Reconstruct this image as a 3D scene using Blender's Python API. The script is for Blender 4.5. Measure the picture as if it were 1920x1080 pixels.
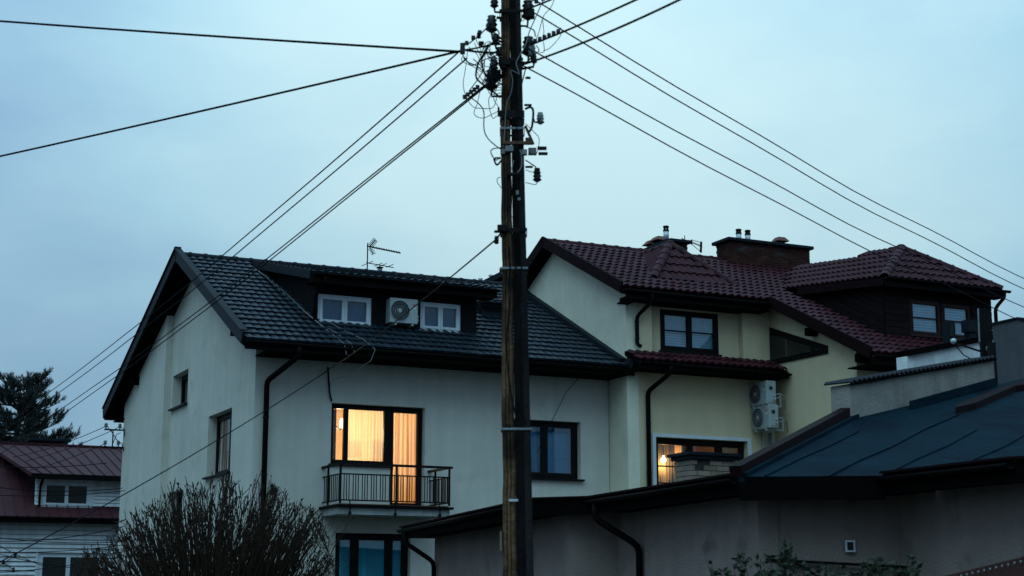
import bpy, bmesh, math, random
from mathutils import Vector, Matrix
from math import radians as RAD, sin, cos, pi
random.seed(7)
D = bpy.data
for o in list(D.objects): D.objects.remove(o)
SC = bpy.context.scene
COL = SC.collection

# ------------------------------------------------------------------ camera
FPX = 2960.0                      # focal length in photo pixels (1920 wide)
PITCH = math.atan(590 / FPX)
cam = D.objects.new('camera', D.cameras.new('camera')); COL.objects.link(cam)
cam.location = (0, 0, 1.6); cam.rotation_euler = (pi / 2 + PITCH, 0, 0)
cam.data.sensor_width = 36; cam.data.lens = FPX / 1920 * 36
cam.data.clip_start = .1; cam.data.clip_end = 4000
cam.data.dof.use_dof = True; cam.data.dof.focus_distance = 33; cam.data.dof.aperture_fstop = 3.2
SC.camera = cam

# ------------------------------------------------------------------ sky, dusk light, exposure
W = D.worlds.new('World'); SC.world = W; W.use_nodes = True
nt = W.node_tree; nt.nodes.clear()
def wn(t, **k):
    n = nt.nodes.new(t)
    for a, b in k.items(): setattr(n, a, b)
    return n
SUN_EL, SUN_AZ = RAD(57), RAD(195)          # soft light through the cloud, from behind the camera and a little left
sky = wn('ShaderNodeTexSky', sky_type='NISHITA', sun_disc=False, sun_elevation=SUN_EL, sun_rotation=SUN_AZ)
sc_ = wn('ShaderNodeVectorMath', operation='SCALE'); sc_.inputs['Scale'].default_value = .02
nt.links.new(sky.outputs[0], sc_.inputs[0])
tc = wn('ShaderNodeTexCoord')
mp = wn('ShaderNodeMapping'); mp.inputs['Scale'].default_value = (2.0, 2.0, 5.0)
nt.links.new(tc.outputs['Generated'], mp.inputs['Vector'])
nz = wn('ShaderNodeTexNoise'); nz.inputs['Scale'].default_value = 2.3; nz.inputs['Detail'].default_value = 5; nz.inputs['Roughness'].default_value = .5
nt.links.new(mp.outputs[0], nz.inputs['Vector'])
# thinner cloud lets more light through low in the view direction, fading smoothly all round
dp = wn('ShaderNodeVectorMath', operation='DOT_PRODUCT'); nt.links.new(tc.outputs['Generated'], dp.inputs[0])
dp.inputs[1].default_value = Vector((.05, 1, .32)).normalized()
mx = wn('ShaderNodeMath', operation='MAXIMUM'); nt.links.new(dp.outputs['Value'], mx.inputs[0]); mx.inputs[1].default_value = 0
pw = wn('ShaderNodeMath', operation='POWER'); nt.links.new(mx.outputs[0], pw.inputs[0]); pw.inputs[1].default_value = 22
ad = wn('ShaderNodeMath', operation='MULTIPLY_ADD'); nt.links.new(nz.outputs['Fac'], ad.inputs[0]); ad.inputs[1].default_value = 1.0
sb = wn('ShaderNodeMath', operation='SUBTRACT'); nt.links.new(pw.outputs[0], sb.inputs[0]); sb.inputs[1].default_value = .48
nt.links.new(sb.outputs[0], ad.inputs[2])
rp = wn('ShaderNodeValToRGB'); nt.links.new(ad.outputs[0], rp.inputs[0])
rp.color_ramp.elements[0].position = -.0; rp.color_ramp.elements[0].color = (.265, .475, .70, 1)
rp.color_ramp.elements[1].position = 1.0; rp.color_ramp.elements[1].color = (.62, .885, .965, 1)
e = rp.color_ramp.elements.new(.5); e.color = (.435, .715, .87, 1)
mixc = wn('ShaderNodeMix', data_type='RGBA'); mixc.inputs[0].default_value = .93
nt.links.new(sc_.outputs[0], mixc.inputs[6]); nt.links.new(rp.outputs[0], mixc.inputs[7])
sx = wn('ShaderNodeSeparateXYZ'); nt.links.new(tc.outputs['Generated'], sx.inputs[0])
mz = wn('ShaderNodeMath', operation='MAXIMUM'); nt.links.new(sx.outputs['Z'], mz.inputs[0]); mz.inputs[1].default_value = 0
cie = wn('ShaderNodeMath', operation='MULTIPLY_ADD'); nt.links.new(mz.outputs[0], cie.inputs[0]); cie.inputs[1].default_value = 1.35; cie.inputs[2].default_value = .63
vs_ = wn('ShaderNodeVectorMath', operation='SCALE'); nt.links.new(mixc.outputs[2], vs_.inputs[0]); nt.links.new(cie.outputs[0], vs_.inputs['Scale'])
bg = wn('ShaderNodeBackground'); bg.inputs[1].default_value = 1.0
nt.links.new(vs_.outputs[0], bg.inputs[0])
out = wn('ShaderNodeOutputWorld'); nt.links.new(bg.outputs[0], out.inputs[0])

sun = D.objects.new('sun', D.lights.new('sun', 'SUN')); COL.objects.link(sun)
sun.data.energy = 1.25; sun.data.angle = RAD(60); sun.data.color = (.50, .90, 1)
sun.rotation_euler = (RAD(33), 0, RAD(-15))
VS = SC.view_settings
VS.view_transform = 'Standard'; VS.look = 'None'; VS.exposure = 0; VS.gamma = 1; VS.use_curve_mapping = False
try:
    SC.cycles.max_bounces = 7; SC.cycles.transparent_max_bounces = 12; SC.cycles.use_denoising = True
    SC.cycles.sample_clamp_indirect = 4
except Exception: pass

# ------------------------------------------------------------------ pixels to places
CAM = Vector((0, 0, 1.6))
FW = Vector((0, cos(PITCH), sin(PITCH))); UPV = Vector((0, -sin(PITCH), cos(PITCH))); RT = Vector((1, 0, 0))
def ray(x, y): return FW + RT * ((x - 960) / FPX) + UPV * ((540 - y) / FPX)
def PX(x, y, d): return CAM + ray(x, y) * d          # point at depth d
def PZ(x, y, z):                                      # point on a level
    r = ray(x, y); return CAM + r * ((z - 1.6) / r.z)
TH = RAD(64.5)
UU = Vector((sin(TH), cos(TH), 0)); VV = Vector((-cos(TH), sin(TH), 0))
ORG = Vector((-5.393, 32.892, 0))                     # front corner of the pale house
ROT = RAD(25.5)
def G(u, v, z): return ORG + UU * u + VV * v + Vector((0, 0, z))
def onv(x, y, v):
    r = ray(x, y); t = ((ORG - CAM).dot(VV) + v) / r.dot(VV); q = CAM + r * t - ORG
    return Vector((q.dot(UU), q.dot(VV), q.z))

# ------------------------------------------------------------------ materials
def mat(name, col, rough=.75, var=.18, scale=2.0, bump=0., bscale=70., streak=0., spec=.35, metal=0., rnd=0., dark=None, tr=0., coat=0.):
    m = D.materials.new(name); m.use_nodes = True; t = m.node_tree; N = t.nodes; L = t.links
    p = N['Principled BSDF']; p.inputs['Roughness'].default_value = rough; p.inputs['Metallic'].default_value = metal
    p.inputs['Specular IOR Level'].default_value = spec
    geo = N.new('ShaderNodeNewGeometry')
    n1 = N.new('ShaderNodeTexNoise'); n1.inputs['Scale'].default_value = scale; n1.inputs['Detail'].default_value = 7; n1.inputs['Roughness'].default_value = .65
    L.new(geo.outputs['Position'], n1.inputs['Vector'])
    mr = N.new('ShaderNodeMapRange'); L.new(n1.outputs['Fac'], mr.inputs[0])
    mr.inputs[1].default_value = .28; mr.inputs[2].default_value = .72; mr.inputs[3].default_value = 1 - var; mr.inputs[4].default_value = 1 + var
    val = mr.outputs[0]
    if streak:
        mpp = N.new('ShaderNodeMapping'); mpp.inputs['Scale'].default_value = (3.2, 3.2, .22); L.new(geo.outputs['Position'], mpp.inputs[0])
        n2 = N.new('ShaderNodeTexNoise'); n2.inputs['Scale'].default_value = 1.5; n2.inputs['Detail'].default_value = 6; L.new(mpp.outputs[0], n2.inputs['Vector'])
        m2 = N.new('ShaderNodeMapRange'); L.new(n2.outputs['Fac'], m2.inputs[0]); m2.inputs[1].default_value = .35; m2.inputs[2].default_value = .7
        m2.inputs[3].default_value = 1.03; m2.inputs[4].default_value = 1 - streak
        mm = N.new('ShaderNodeMath'); mm.operation = 'MULTIPLY'; L.new(val, mm.inputs[0]); L.new(m2.outputs[0], mm.inputs[1]); val = mm.outputs[0]
    if rnd:
        oi = N.new('ShaderNodeObjectInfo'); m3 = N.new('ShaderNodeMapRange'); L.new(oi.outputs['Random'], m3.inputs[0])
        m3.inputs[3].default_value = 1 - rnd; m3.inputs[4].default_value = 1 + rnd
        mm = N.new('ShaderNodeMath'); mm.operation = 'MULTIPLY'; L.new(val, mm.inputs[0]); L.new(m3.outputs[0], mm.inputs[1]); val = mm.outputs[0]
    vm = N.new('ShaderNodeVectorMath'); vm.operation = 'SCALE'; vm.inputs[0].default_value = col[:3]; L.new(val, vm.inputs['Scale'])
    csock = vm.outputs[0]
    if dark:                                          # patches of a second colour
        n4 = N.new('ShaderNodeTexNoise'); n4.inputs['Scale'].default_value = dark[1]; n4.inputs['Detail'].default_value = 8; L.new(geo.outputs['Position'], n4.inputs['Vector'])
        m4 = N.new('ShaderNodeMapRange'); L.new(n4.outputs['Fac'], m4.inputs[0]); m4.inputs[1].default_value = dark[2]; m4.inputs[2].default_value = dark[2] + .13
        mi = N.new('ShaderNodeMix'); mi.data_type = 'RGBA'; L.new(m4.outputs[0], mi.inputs[0]); L.new(csock, mi.inputs[6]); mi.inputs[7].default_value = (*dark[0], 1)
        csock = mi.outputs[2]
    L.new(csock, p.inputs['Base Color'])
    if bump:
        n3 = N.new('ShaderNodeTexNoise'); n3.inputs['Scale'].default_value = bscale; n3.inputs['Detail'].default_value = 4; L.new(geo.outputs['Position'], n3.inputs['Vector'])
        b = N.new('ShaderNodeBump'); b.inputs['Strength'].default_value = bump; b.inputs['Distance'].default_value = .02
        L.new(n3.outputs['Fac'], b.inputs['Height']); L.new(b.outputs[0], p.inputs['Normal'])
    if tr:
        ts = N.new('ShaderNodeBsdfTranslucent'); L.new(csock, ts.inputs[0])
        ms = N.new('ShaderNodeMixShader'); ms.inputs[0].default_value = tr
        L.new(p.outputs[0], ms.inputs[1]); L.new(ts.outputs[0], ms.inputs[2]); L.new(ms.outputs[0], N['Material Output'].inputs[0])
    return m
def glass_mat(name, tint=(.9, .95, .97), refl=.16):
    m = D.materials.new(name); m.use_nodes = True; t = m.node_tree; N = t.nodes; L = t.links; N.clear()
    tr = N.new('ShaderNodeBsdfTransparent'); tr.inputs[0].default_value = (*tint, 1)
    gl = N.new('ShaderNodeBsdfGlossy'); gl.inputs['Roughness'].default_value = .015
    geo = N.new('ShaderNodeNewGeometry')
    nz_ = N.new('ShaderNodeTexNoise'); nz_.inputs['Scale'].default_value = 1.3; L.new(geo.outputs['Position'], nz_.inputs['Vector'])
    bp = N.new('ShaderNodeBump'); bp.inputs['Strength'].default_value = .02; L.new(nz_.outputs[0], bp.inputs['Height']); L.new(bp.outputs[0], gl.inputs['Normal'])
    lw = N.new('ShaderNodeLayerWeight'); lw.inputs[0].default_value = .25
    mr = N.new('ShaderNodeMapRange'); L.new(lw.outputs['Fresnel'], mr.inputs[0]); mr.inputs[3].default_value = refl * .55; mr.inputs[4].default_value = .95
    ms = N.new('ShaderNodeMixShader'); L.new(mr.outputs[0], ms.inputs[0]); L.new(tr.outputs[0], ms.inputs[1]); L.new(gl.outputs[0], ms.inputs[2])
    o = N.new('ShaderNodeOutputMaterial'); L.new(ms.outputs[0], o.inputs[0]); return m
def sheer_mat(name, col, trans=.35, tl=.55):
    m = D.materials.new(name); m.use_nodes = True; t = m.node_tree; N = t.nodes; L = t.links; N.clear()
    geo = N.new('ShaderNodeNewGeometry'); mp_ = N.new('ShaderNodeMapping'); mp_.inputs['Scale'].default_value = (9, 9, .25); L.new(geo.outputs['Position'], mp_.inputs[0])
    nz_ = N.new('ShaderNodeTexNoise'); nz_.inputs['Scale'].default_value = 2.2; nz_.inputs['Detail'].default_value = 5; L.new(mp_.outputs[0], nz_.inputs['Vector'])
    mr = N.new('ShaderNodeMapRange'); L.new(nz_.outputs[0], mr.inputs[0]); mr.inputs[1].default_value = .3; mr.inputs[2].default_value = .7; mr.inputs[3].default_value = .75; mr.inputs[4].default_value = 1.15
    vm = N.new('ShaderNodeVectorMath'); vm.operation = 'SCALE'; vm.inputs[0].default_value = col; L.new(mr.outputs[0], vm.inputs['Scale'])
    d1 = N.new('ShaderNodeBsdfDiffuse'); t1 = N.new('ShaderNodeBsdfTranslucent'); x1 = N.new('ShaderNodeBsdfTransparent')
    L.new(vm.outputs[0], d1.inputs[0]); L.new(vm.outputs[0], t1.inputs[0])
    a = N.new('ShaderNodeMixShader'); a.inputs[0].default_value = tl; L.new(d1.outputs[0], a.inputs[1]); L.new(t1.outputs[0], a.inputs[2])
    b = N.new('ShaderNodeMixShader'); b.inputs[0].default_value = trans; L.new(a.outputs[0], b.inputs[1]); L.new(x1.outputs[0], b.inputs[2])
    o = N.new('ShaderNodeOutputMaterial'); L.new(b.outputs[0], o.inputs[0]); return m
def emit_mat(name, col, s):
    m = D.materials.new(name); m.use_nodes = True; N = m.node_tree.nodes; N.clear()
    e_ = N.new('ShaderNodeEmission'); e_.inputs[0].default_value = (*col, 1); e_.inputs[1].default_value = s
    o = N.new('ShaderNodeOutputMaterial'); m.node_tree.links.new(e_.outputs[0], o.inputs[0]); return m
M = {}
M['stucco'] = mat('pale_stucco', (.535, .505, .44), .95, .09, .7, .7, 45, .06, .05, dark=((.47, .44, .375), 1.7, .58))
M['stucco_yellow'] = mat('yellow_stucco', (.54, .44, .29), .95, .08, .9, .5, 55, .03, .05)
M['stucco_green'] = mat('cream_green_stucco', (.63, .58, .455), .95, .14, 1.1, .7, 40, .03, .05)
M['stucco_mauve'] = mat('mauve_stucco', (.235, .180, .158), .95, .14, 1.6, .8, 35, .05, .05, dark=((.15, .118, .105), 1.9, .58))
M['stucco_grey'] = mat('grey_render', (.25, .225, .195), .95, .22, 2.2, .7, 22, .12, .05, dark=((.14, .12, .11), 1.9, .66))
M['white_render'] = mat('white_render', (.62, .62, .62), .9, .15, 3, .5, 30, .12, .1, dark=((.35, .34, .33), 3.1, .68))
M['tile_slate'] = mat('slate_metal_tile', (.008, .0135, .020), .45, .35, 3, .08, 90, 0, .17, rnd=.3)
M['tile_maroon'] = mat('maroon_metal_tile', (.036, .0082, .0118), .55, .35, 3, .1, 90, 0, .09, rnd=.3)
M['trim_slate'] = mat('slate_trim', (.007, .010, .014), .6, .25, 3, 0, 50, 0, .10)
M['trim_maroon'] = mat('maroon_trim', (.009, .003, .0035), .7, .25, 3, 0, 50, 0, .05)
M['soffit'] = mat('shade_dark_soffit_boards', (.003, .0025, .0025), .9, .3, 4, .1, 60, 0, .02)  # dark boards; the black shade under the eaves is put into this colour
M['gutter'] = mat('dark_brown_gutter', (.0035, .0025, .0025), .6, .25, 4, 0, 50, 0, .06)
M['frame_brown'] = mat('dark_brown_frame', (.005, .004, .004), .5, .2, 6, 0, 50, 0, .10)
M['frame_red'] = mat('mahogany_frame', (.022, .007, .006), .5, .25, 6, 0, 50, 0, .15)
M['frame_white'] = mat('white_plastic_frame', (.52, .55, .58), .35, .08, 6, 0, 50, .06, .4)
M['clad'] = mat('black_stained_boards', (.005, .0045, .005), .7, .4, 5, .2, 60, .2, .08, rnd=.3)
M['clad_red'] = mat('mahogany_boards', (.010, .0045, .0045), .7, .4, 5, .2, 60, .2, .08, rnd=.3)
M['glass'] = glass_mat('window_glass', (.88, .95, .98), .09)
M['glass_dark'] = glass_mat('dark_window_glass', (.68, .76, .82), .06)
M['glass_clear'] = glass_mat('clear_window_glass', (.97, .97, .96), .05)
M['room'] = mat('warm_room_paint', (.78, .60, .38), .9, .08, 1.5)
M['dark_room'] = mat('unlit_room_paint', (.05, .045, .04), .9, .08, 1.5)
M['floorwood'] = mat('room_floor', (.2, .11, .06), .6, .2, 3)
M['sheer'] = sheer_mat('sheer_curtain', (.95, .86, .68), .52, .72)
M['drape'] = sheer_mat('orange_drape', (.86, .66, .45), .08, .66)
M['drape_brown'] = sheer_mat('tan_drape', (.40, .19, .06), .04, .55)
M['curtain_blue'] = sheer_mat('sky_tinted_net_curtain', (.12, .36, .58), .12, .25)  # blue net, deepened with the sky's reflection painted into its colour
M['curtain_teal'] = mat('teal_blind', (.04, .32, .40), .85, .12, 4, .1, 200)
M['curtain_warm'] = sheer_mat('ochre_curtain', (.62, .33, .16), .0, .3)
M['pane_reflection'] = sheer_mat('pink_pane_reflection', (.85, .72, .74), .0, .3)  # pale sheet added behind a gable pane; reflected sky put into its colour
M['blind'] = mat('pale_roller_shutter', (.34, .46, .54), .6, .08, 5, 0, 50, .08)
M['brick_red'] = mat('red_brick', (.040, .014, .010), .9, .3, 6, .4, 60, 0, .15, rnd=.35)
M['brick_cream'] = mat('cream_brick', (.22, .16, .12), .9, .2, 6, .4, 60, 0, .15, rnd=.22)
M['mortar'] = mat('dark_mortar', (.03, .027, .026), .95, .3, 8)
M['concrete'] = mat('weathered_concrete', (.30, .31, .30), .9, .25, 3, .5, 30, .25, .15)
M['pole_concrete'] = mat('dark_pole_concrete', (.022, .019, .019), .9, .35, 5, .6, 35, .4, .05)
M['pole_wood'] = mat('weathered_pole_wood', (.135, .074, .042), .9, .5, 9, 1.0, 18, .55, .05, dark=((.028, .018, .012), 2.2, .47))
M['steel'] = mat('galvanised_steel', (.45, .48, .50), .45, .2, 8, 0, 50, 0, .5, metal=.2)
M['iron'] = mat('black_iron', (.006, .005, .005), .6, .3, 8, 0, 50, 0, .1)
M['rust'] = mat('rusty_iron', (.08, .035, .018), .8, .4, 10, .3, 80)
M['porcelain'] = mat('glazed_porcelain', (.14, .14, .135), .3, .12, 9, 0, 50, 0, .5)
M['porcelain_brown'] = mat('brown_glazed_porcelain', (.010, .007, .006), .35, .2, 9, 0, 50, 0, .25)
M['cable'] = mat('black_cable', (.005, .005, .007), .7, .2, 8, spec=.08)
M['cable_white'] = mat('white_cable', (.17, .19, .19), .5, .15, 8)
M['ac'] = mat('white_enamel', (.29, .31, .31), .4, .1, 6, 0, 50, .08, .4)
M['ac_dark'] = mat('fan_shadow', (.015, .018, .02), .6, .2, 6, spec=.1)
M['logo_red'] = mat('red_logo', (.45, .05, .07), .5, .05)
M['felt'] = mat('roofing_felt', (.0011, .0125, .0205), .85, .3, 1.6, .9, 14, 0, .05, dark=((.001, .0065, .013), 1.1, .54))
M['metalroof'] = mat('old_maroon_sheet_roof', (.046, .011, .015), .65, .3, 1.5, .1, 40, .2, .15, rnd=.1, dark=((.04, .012, .016), 2.2, .55))
M['siding'] = mat('white_siding', (.54, .55, .56), .6, .12, 2, 0, 40, .2, .2, rnd=.06, dark=((.20, .15, .10), 1.3, .68))
M['terracotta'] = mat('terracotta_cowl', (.12, .035, .02), .7, .3, 8)
M['rust_tile'] = mat('rust_red_coping', (.055, .014, .009), .8, .35, 7, .3, 60)
M['ground'] = mat('garden_ground', (.03, .03, .022), .95, .4, .6, .5, 12)
M['bark'] = mat('bark', (.045, .032, .024), .9, .4, 7, .6, 30)
M['twig'] = mat('dark_twig', (.036, .022, .016), .9, .5, 6, spec=.05)
M['leaf_dry'] = mat('brown_green_leaf', (.018, .014, .009), .8, .5, 9, spec=.1)
M['needle'] = mat('pine_needle', (.009, .015, .012), .7, .4, 3)
M['leaf'] = mat('dark_leaf', (.018, .030, .014), .6, .6, 14, spec=.2)
M['tilefloor'] = mat('terracotta_balcony_tile', (.15, .065, .035), .8, .3, 5)
M['bulb'] = emit_mat('lit_bulb', (1, .66, .30), 14)
M['shade'] = emit_mat('lit_lamp_shade', (1, .68, .34), 5)
M['picture'] = mat('picture_print', (.16, .06, .03), .6, .5, 4)
M['stack'] = mat('dark_grey_render', (.075, .080, .085), .95, .2, 2, .5, 40, .1, .05)
M['strap'] = mat('dull_steel_strap', (.17, .19, .205), .5, .4, 14, 0, 50, 0, .4, metal=.2)
M['pot'] = mat('plant_pot', (.2, .08, .04), .8)

# ------------------------------------------------------------------ mesh helpers
class MB:
    def __init__(s): s.v = []; s.f = []
    def add(s, vs, fs):
        n = len(s.v); s.v += [tuple(q) for q in vs]; s.f += [tuple(i + n for i in f) for f in fs]; return s
    def box(s, x0, x1, y0, y1, z0, z1):
        if x0 > x1: x0, x1 = x1, x0
        if y0 > y1: y0, y1 = y1, y0
        if z0 > z1: z0, z1 = z1, z0
        return s.add([(x0, y0, z0), (x1, y0, z0), (x1, y1, z0), (x0, y1, z0), (x0, y0, z1), (x1, y0, z1), (x1, y1, z1), (x0, y1, z1)],
                     [(0, 3, 2, 1), (4, 5, 6, 7), (0, 1, 5, 4), (1, 2, 6, 5), (2, 3, 7, 6), (3, 0, 4, 7)])
    def prism(s, poly, ext):                          # polygon (3D points) swept by a vector
        n = len(poly); e_ = Vector(ext); p = [Vector(q) for q in poly]
        return s.add(p + [q + e_ for q in p], [tuple(range(n))[::-1], tuple(range(n, 2 * n))] + [(i, (i + 1) % n, n + (i + 1) % n, n + i) for i in range(n)])
    def bar(s, a, b, w, h=None, up=(0, 0, 1)):        # rectangular bar a->b
        a = Vector(a); b = Vector(b); d = (b - a).normalized(); h = h or w
        x = d.cross(Vector(up))
        if x.length < 1e-4: x = d.cross(Vector((1, 0, 0)))
        x.normalize(); y = x.cross(d)
        c = [x * (w / 2 * i) + y * (h / 2 * j) for i, j in ((-1, -1), (1, -1), (1, 1), (-1, 1))]
        return s.add([a + q for q in c] + [b + q for q in c], [(3, 2, 1, 0), (4, 5, 6, 7)] + [(i, (i + 1) % 4, 4 + (i + 1) % 4, 4 + i) for i in range(4)])
    def tube(s, pts, r, n=6, cap=True):
        pts = [Vector(q) for q in pts]; rr = r if isinstance(r, (list, tuple)) else [r] * len(pts)
        vs = []; x = None
        for i, q in enumerate(pts):
            d = (pts[min(i + 1, len(pts) - 1)] - pts[max(i - 1, 0)])
            if d.length < 1e-7: d = Vector((0, 0, 1))
            d.normalize()
            if x is None: x = d.orthogonal().normalized()
            else:
                x = x - d * x.dot(d)
                x = d.orthogonal().normalized() if x.length < 1e-5 else x.normalized()
            y = d.cross(x)
            vs += [q + (x * cos(2 * pi * k / n) + y * sin(2 * pi * k / n)) * rr[i] for k in range(n)]
        fs = [(i * n + k, i * n + (k + 1) % n, (i + 1) * n + (k + 1) % n, (i + 1) * n + k) for i in range(len(pts) - 1) for k in range(n)]
        if cap: fs += [tuple(range(n))[::-1], tuple(range((len(pts) - 1) * n, len(pts) * n))]
        return s.add(vs, fs)
    def lathe(s, c, prof, n=12, axis=(0, 0, 1)):      # profile of (radius, height) along axis
        c = Vector(c); ax = Vector(axis).normalized(); x = ax.orthogonal().normalized(); y = ax.cross(x)
        vs = [c + ax * h + (x * cos(2 * pi * k / n) + y * sin(2 * pi * k / n)) * max(r, 1e-4) for r, h in prof for k in range(n)]
        m = len(prof)
        return s.add(vs, [(i * n + k, i * n + (k + 1) % n, (i + 1) * n + (k + 1) % n, (i + 1) * n + k) for i in range(m - 1) for k in range(n)]
                     + [tuple(range(n))[::-1], tuple(range((m - 1) * n, m * n))])
    def mesh(s, name, m, smooth=False, clip=None, bevel=0):
        me = D.meshes.new(name); me.from_pydata(s.v, [], s.f); bm = bmesh.new(); bm.from_mesh(me)
        for co, no in (clip or []):
            bmesh.ops.bisect_plane(bm, geom=bm.verts[:] + bm.edges[:] + bm.faces[:], plane_co=co, plane_no=no, clear_outer=True)
        if bevel: bmesh.ops.bevel(bm, geom=bm.edges[:], offset=bevel, segments=1, affect='EDGES', clamp_overlap=True)
        bmesh.ops.recalc_face_normals(bm, faces=bm.faces[:])
        bm.to_mesh(me); bm.free(); me.materials.append(M[m] if isinstance(m, str) else m)
        if smooth:
            for p in me.polygons: p.use_smooth = True
        return me
    def build(s, name, m, parent=None, smooth=False, clip=None, bevel=0):
        off = parent.get('_off') if parent else None
        if off:
            o3 = Vector(off); s.v = [tuple(Vector(q) - o3) for q in s.v]
            clip = [(Vector(c) - o3, n) for c, n in clip] if clip else clip
        o = D.objects.new(name, s.mesh(name, m, smooth, clip, bevel)); COL.objects.link(o); o.parent = parent
        if off: o['_off'] = off
        return o
def tag(o, label, cat, group=None, kind=None):
    if label: o['label'] = label
    if cat: o['category'] = cat
    if group: o['group'] = group
    if kind: o['kind'] = kind
    return o
def thing(name, label, cat, loc=(0, 0, 0), rz=0, group=None, off=None):
    o = D.objects.new(name, None); COL.objects.link(o); o.location = loc; o.rotation_euler = (0, 0, rz); o.empty_display_size = .2
    if off: o['_off'] = off
    return tag(o, label, cat, group)
def house(name, label, u, v): return thing(name, label, 'house', G(u, v, 0), ROT, off=(u, v, 0))
def stuff(o): o['kind'] = 'stuff'; return o
def copy_part(src, parent, mw=None):
    c = src.copy(); COL.objects.link(c); c.parent = parent
    if mw is not None: c.matrix_basis = mw
    return c
# wall frames: ('u', v) faces -v and runs along u; ('v', u) faces -u and runs along v
def fp(fr, a, z, d): return (a, fr[1] - d, z) if fr[0] == 'u' else (fr[1] - d, a, z)
def fbox(mb, fr, a0, a1, z0, z1, d0, d1):
    p = fp(fr, a0, z0, d0); q = fp(fr, a1, z1, d1); return mb.box(p[0], q[0], p[1], q[1], p[2], q[2])
def wall(fr, a0, a1, z0, z1, holes=(), t=.3):
    mb = MB(); A = sorted({a0, a1, *[h[0] for h in holes], *[h[1] for h in holes]}); Zs = sorted({z0, z1, *[h[2] for h in holes], *[h[3] for h in holes]})
    def solid(i, j):
        if i < 0 or j < 0 or i >= len(A) - 1 or j >= len(Zs) - 1: return False
        a = (A[i] + A[i + 1]) / 2; z = (Zs[j] + Zs[j + 1]) / 2
        return not any(h[0] < a < h[1] and h[2] < z < h[3] for h in holes)
    for i in range(len(A) - 1):
        for j in range(len(Zs) - 1):
            if not solid(i, j): continue
            c = (A[i], A[i + 1], Zs[j], Zs[j + 1])
            for d in (0, -t): mb.add([fp(fr, c[0], c[2], d), fp(fr, c[1], c[2], d), fp(fr, c[1], c[3], d), fp(fr, c[0], c[3], d)], [(0, 1, 2, 3)])
            for di, dj, e0, e1 in ((-1, 0, (c[0], c[2]), (c[0], c[3])), (1, 0, (c[1], c[2]), (c[1], c[3])), (0, -1, (c[0], c[2]), (c[1], c[2])), (0, 1, (c[0], c[3]), (c[1], c[3]))):
                if not solid(i + di, j + dj):
                    mb.add([fp(fr, *e0, 0), fp(fr, *e1, 0), fp(fr, *e1, -t), fp(fr, *e0, -t)], [(0, 1, 2, 3)])
    me = mb
    return me
def weld(mb):
    key = {}; nv = []; mp_ = []
    for q in mb.v:
        k = tuple(round(c, 4) for c in q)
        if k not in key: key[k] = len(nv); nv.append(q)
        mp_.append(key[k])
    mb.f = [tuple(mp_[i] for i in f) for f in mb.f]; mb.v = nv; return mb
def drape_mesh(fr, a0, a1, z0, z1, d, folds=9, amp=.025, taper=0):
    mb = MB(); n = folds * 4; vs = []
    for r, z in enumerate((z0, (z0 + z1) / 2, z1)):
        k = 1 - taper * (1 - r / 2)
        for i in range(n + 1):
            t = i / n; a = a0 + (a1 - a0) * t * k
            vs.append(fp(fr, a, z, d + amp * sin(2 * pi * folds * t + .4 * r) * (1.1 - .3 * r) + .4 * amp * sin(17 * t)))
    return mb.add(vs, [(r * (n + 1) + i, r * (n + 1) + i + 1, (r + 1) * (n + 1) + i + 1, (r + 1) * (n + 1) + i) for r in range(2) for i in range(n)])
def window(par, fr, a0, a1, z0, z1, splits=(.5,), d=-.14, fm='frame_brown', gm='glass', fw=.06, sw=.055, muntins=(), curtain=None, cd=.12, sill=True, sillm=None, folds=10, name='window', label=None, sillw=.06):
    o_ = MB()
    fbox(o_, fr, a0, a0 + fw, z0, z1, d - .07, d); fbox(o_, fr, a1 - fw, a1, z0, z1, d - .07, d)
    fbox(o_, fr, a0 + fw, a1 - fw, z0, z0 + fw, d - .07, d); fbox(o_, fr, a0 + fw, a1 - fw, z1 - fw, z1, d - .07, d)
    xs = [a0 + fw] + [a0 + (a1 - a0) * s_ for s_ in splits] + [a1 - fw]
    w = o_.build(name, fm, par)
    if label: w['label'] = label
    for i in range(len(xs) - 1):
        l = xs[i] + (.002); r = xs[i + 1] - .002; b = z0 + fw + .002; t = z1 - fw - .002
        s_ = MB(); e0, e1 = d - .06, d + .012
        fbox(s_, fr, l, l + sw, b, t, e0, e1); fbox(s_, fr, r - sw, r, b, t, e0, e1)
        fbox(s_, fr, l + sw, r - sw, b, b + sw, e0, e1); fbox(s_, fr, l + sw, r - sw, t - sw, t, e0, e1)
        for m_ in muntins:
            zz = b + (t - b) * m_; fbox(s_, fr, l + sw, r - sw, zz - .014, zz + .014, e0 + .02, e1 - .01)
        s_.build('sash', fm, w)
        g = MB(); fbox(g, fr, l + sw - .004, r - sw + .004, b + sw - .004, t - sw + .004, d - .034, d - .028); g.build('pane', gm, w)
    if sill:
        q = MB(); fbox(q, fr, a0 - .05, a1 + .05, z0 - .045, z0 - .004, d + .004, sillw); q.build('sill', sillm or fm, w)
    if curtain == 'blind':
        q = MB(); z = z0 + fw + .02
        while z < z1 - fw - .05:
            fbox(q, fr, a0 + fw, a1 - fw, z, z + .044, d - cd - .03, d - cd); fbox(q, fr, a0 + fw, a1 - fw, z + .044, z + .062, d - cd - .034, d - cd - .030); z += .062
        stuff(q.build('shutter_slats', 'blind', w))
    elif curtain:
        drape_mesh(fr, a0 + .03, a1 - .03, z0 + .01, z1 - .01, d - cd - .03, folds).build('curtain', curtain, w, smooth=True)
    return w
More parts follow.
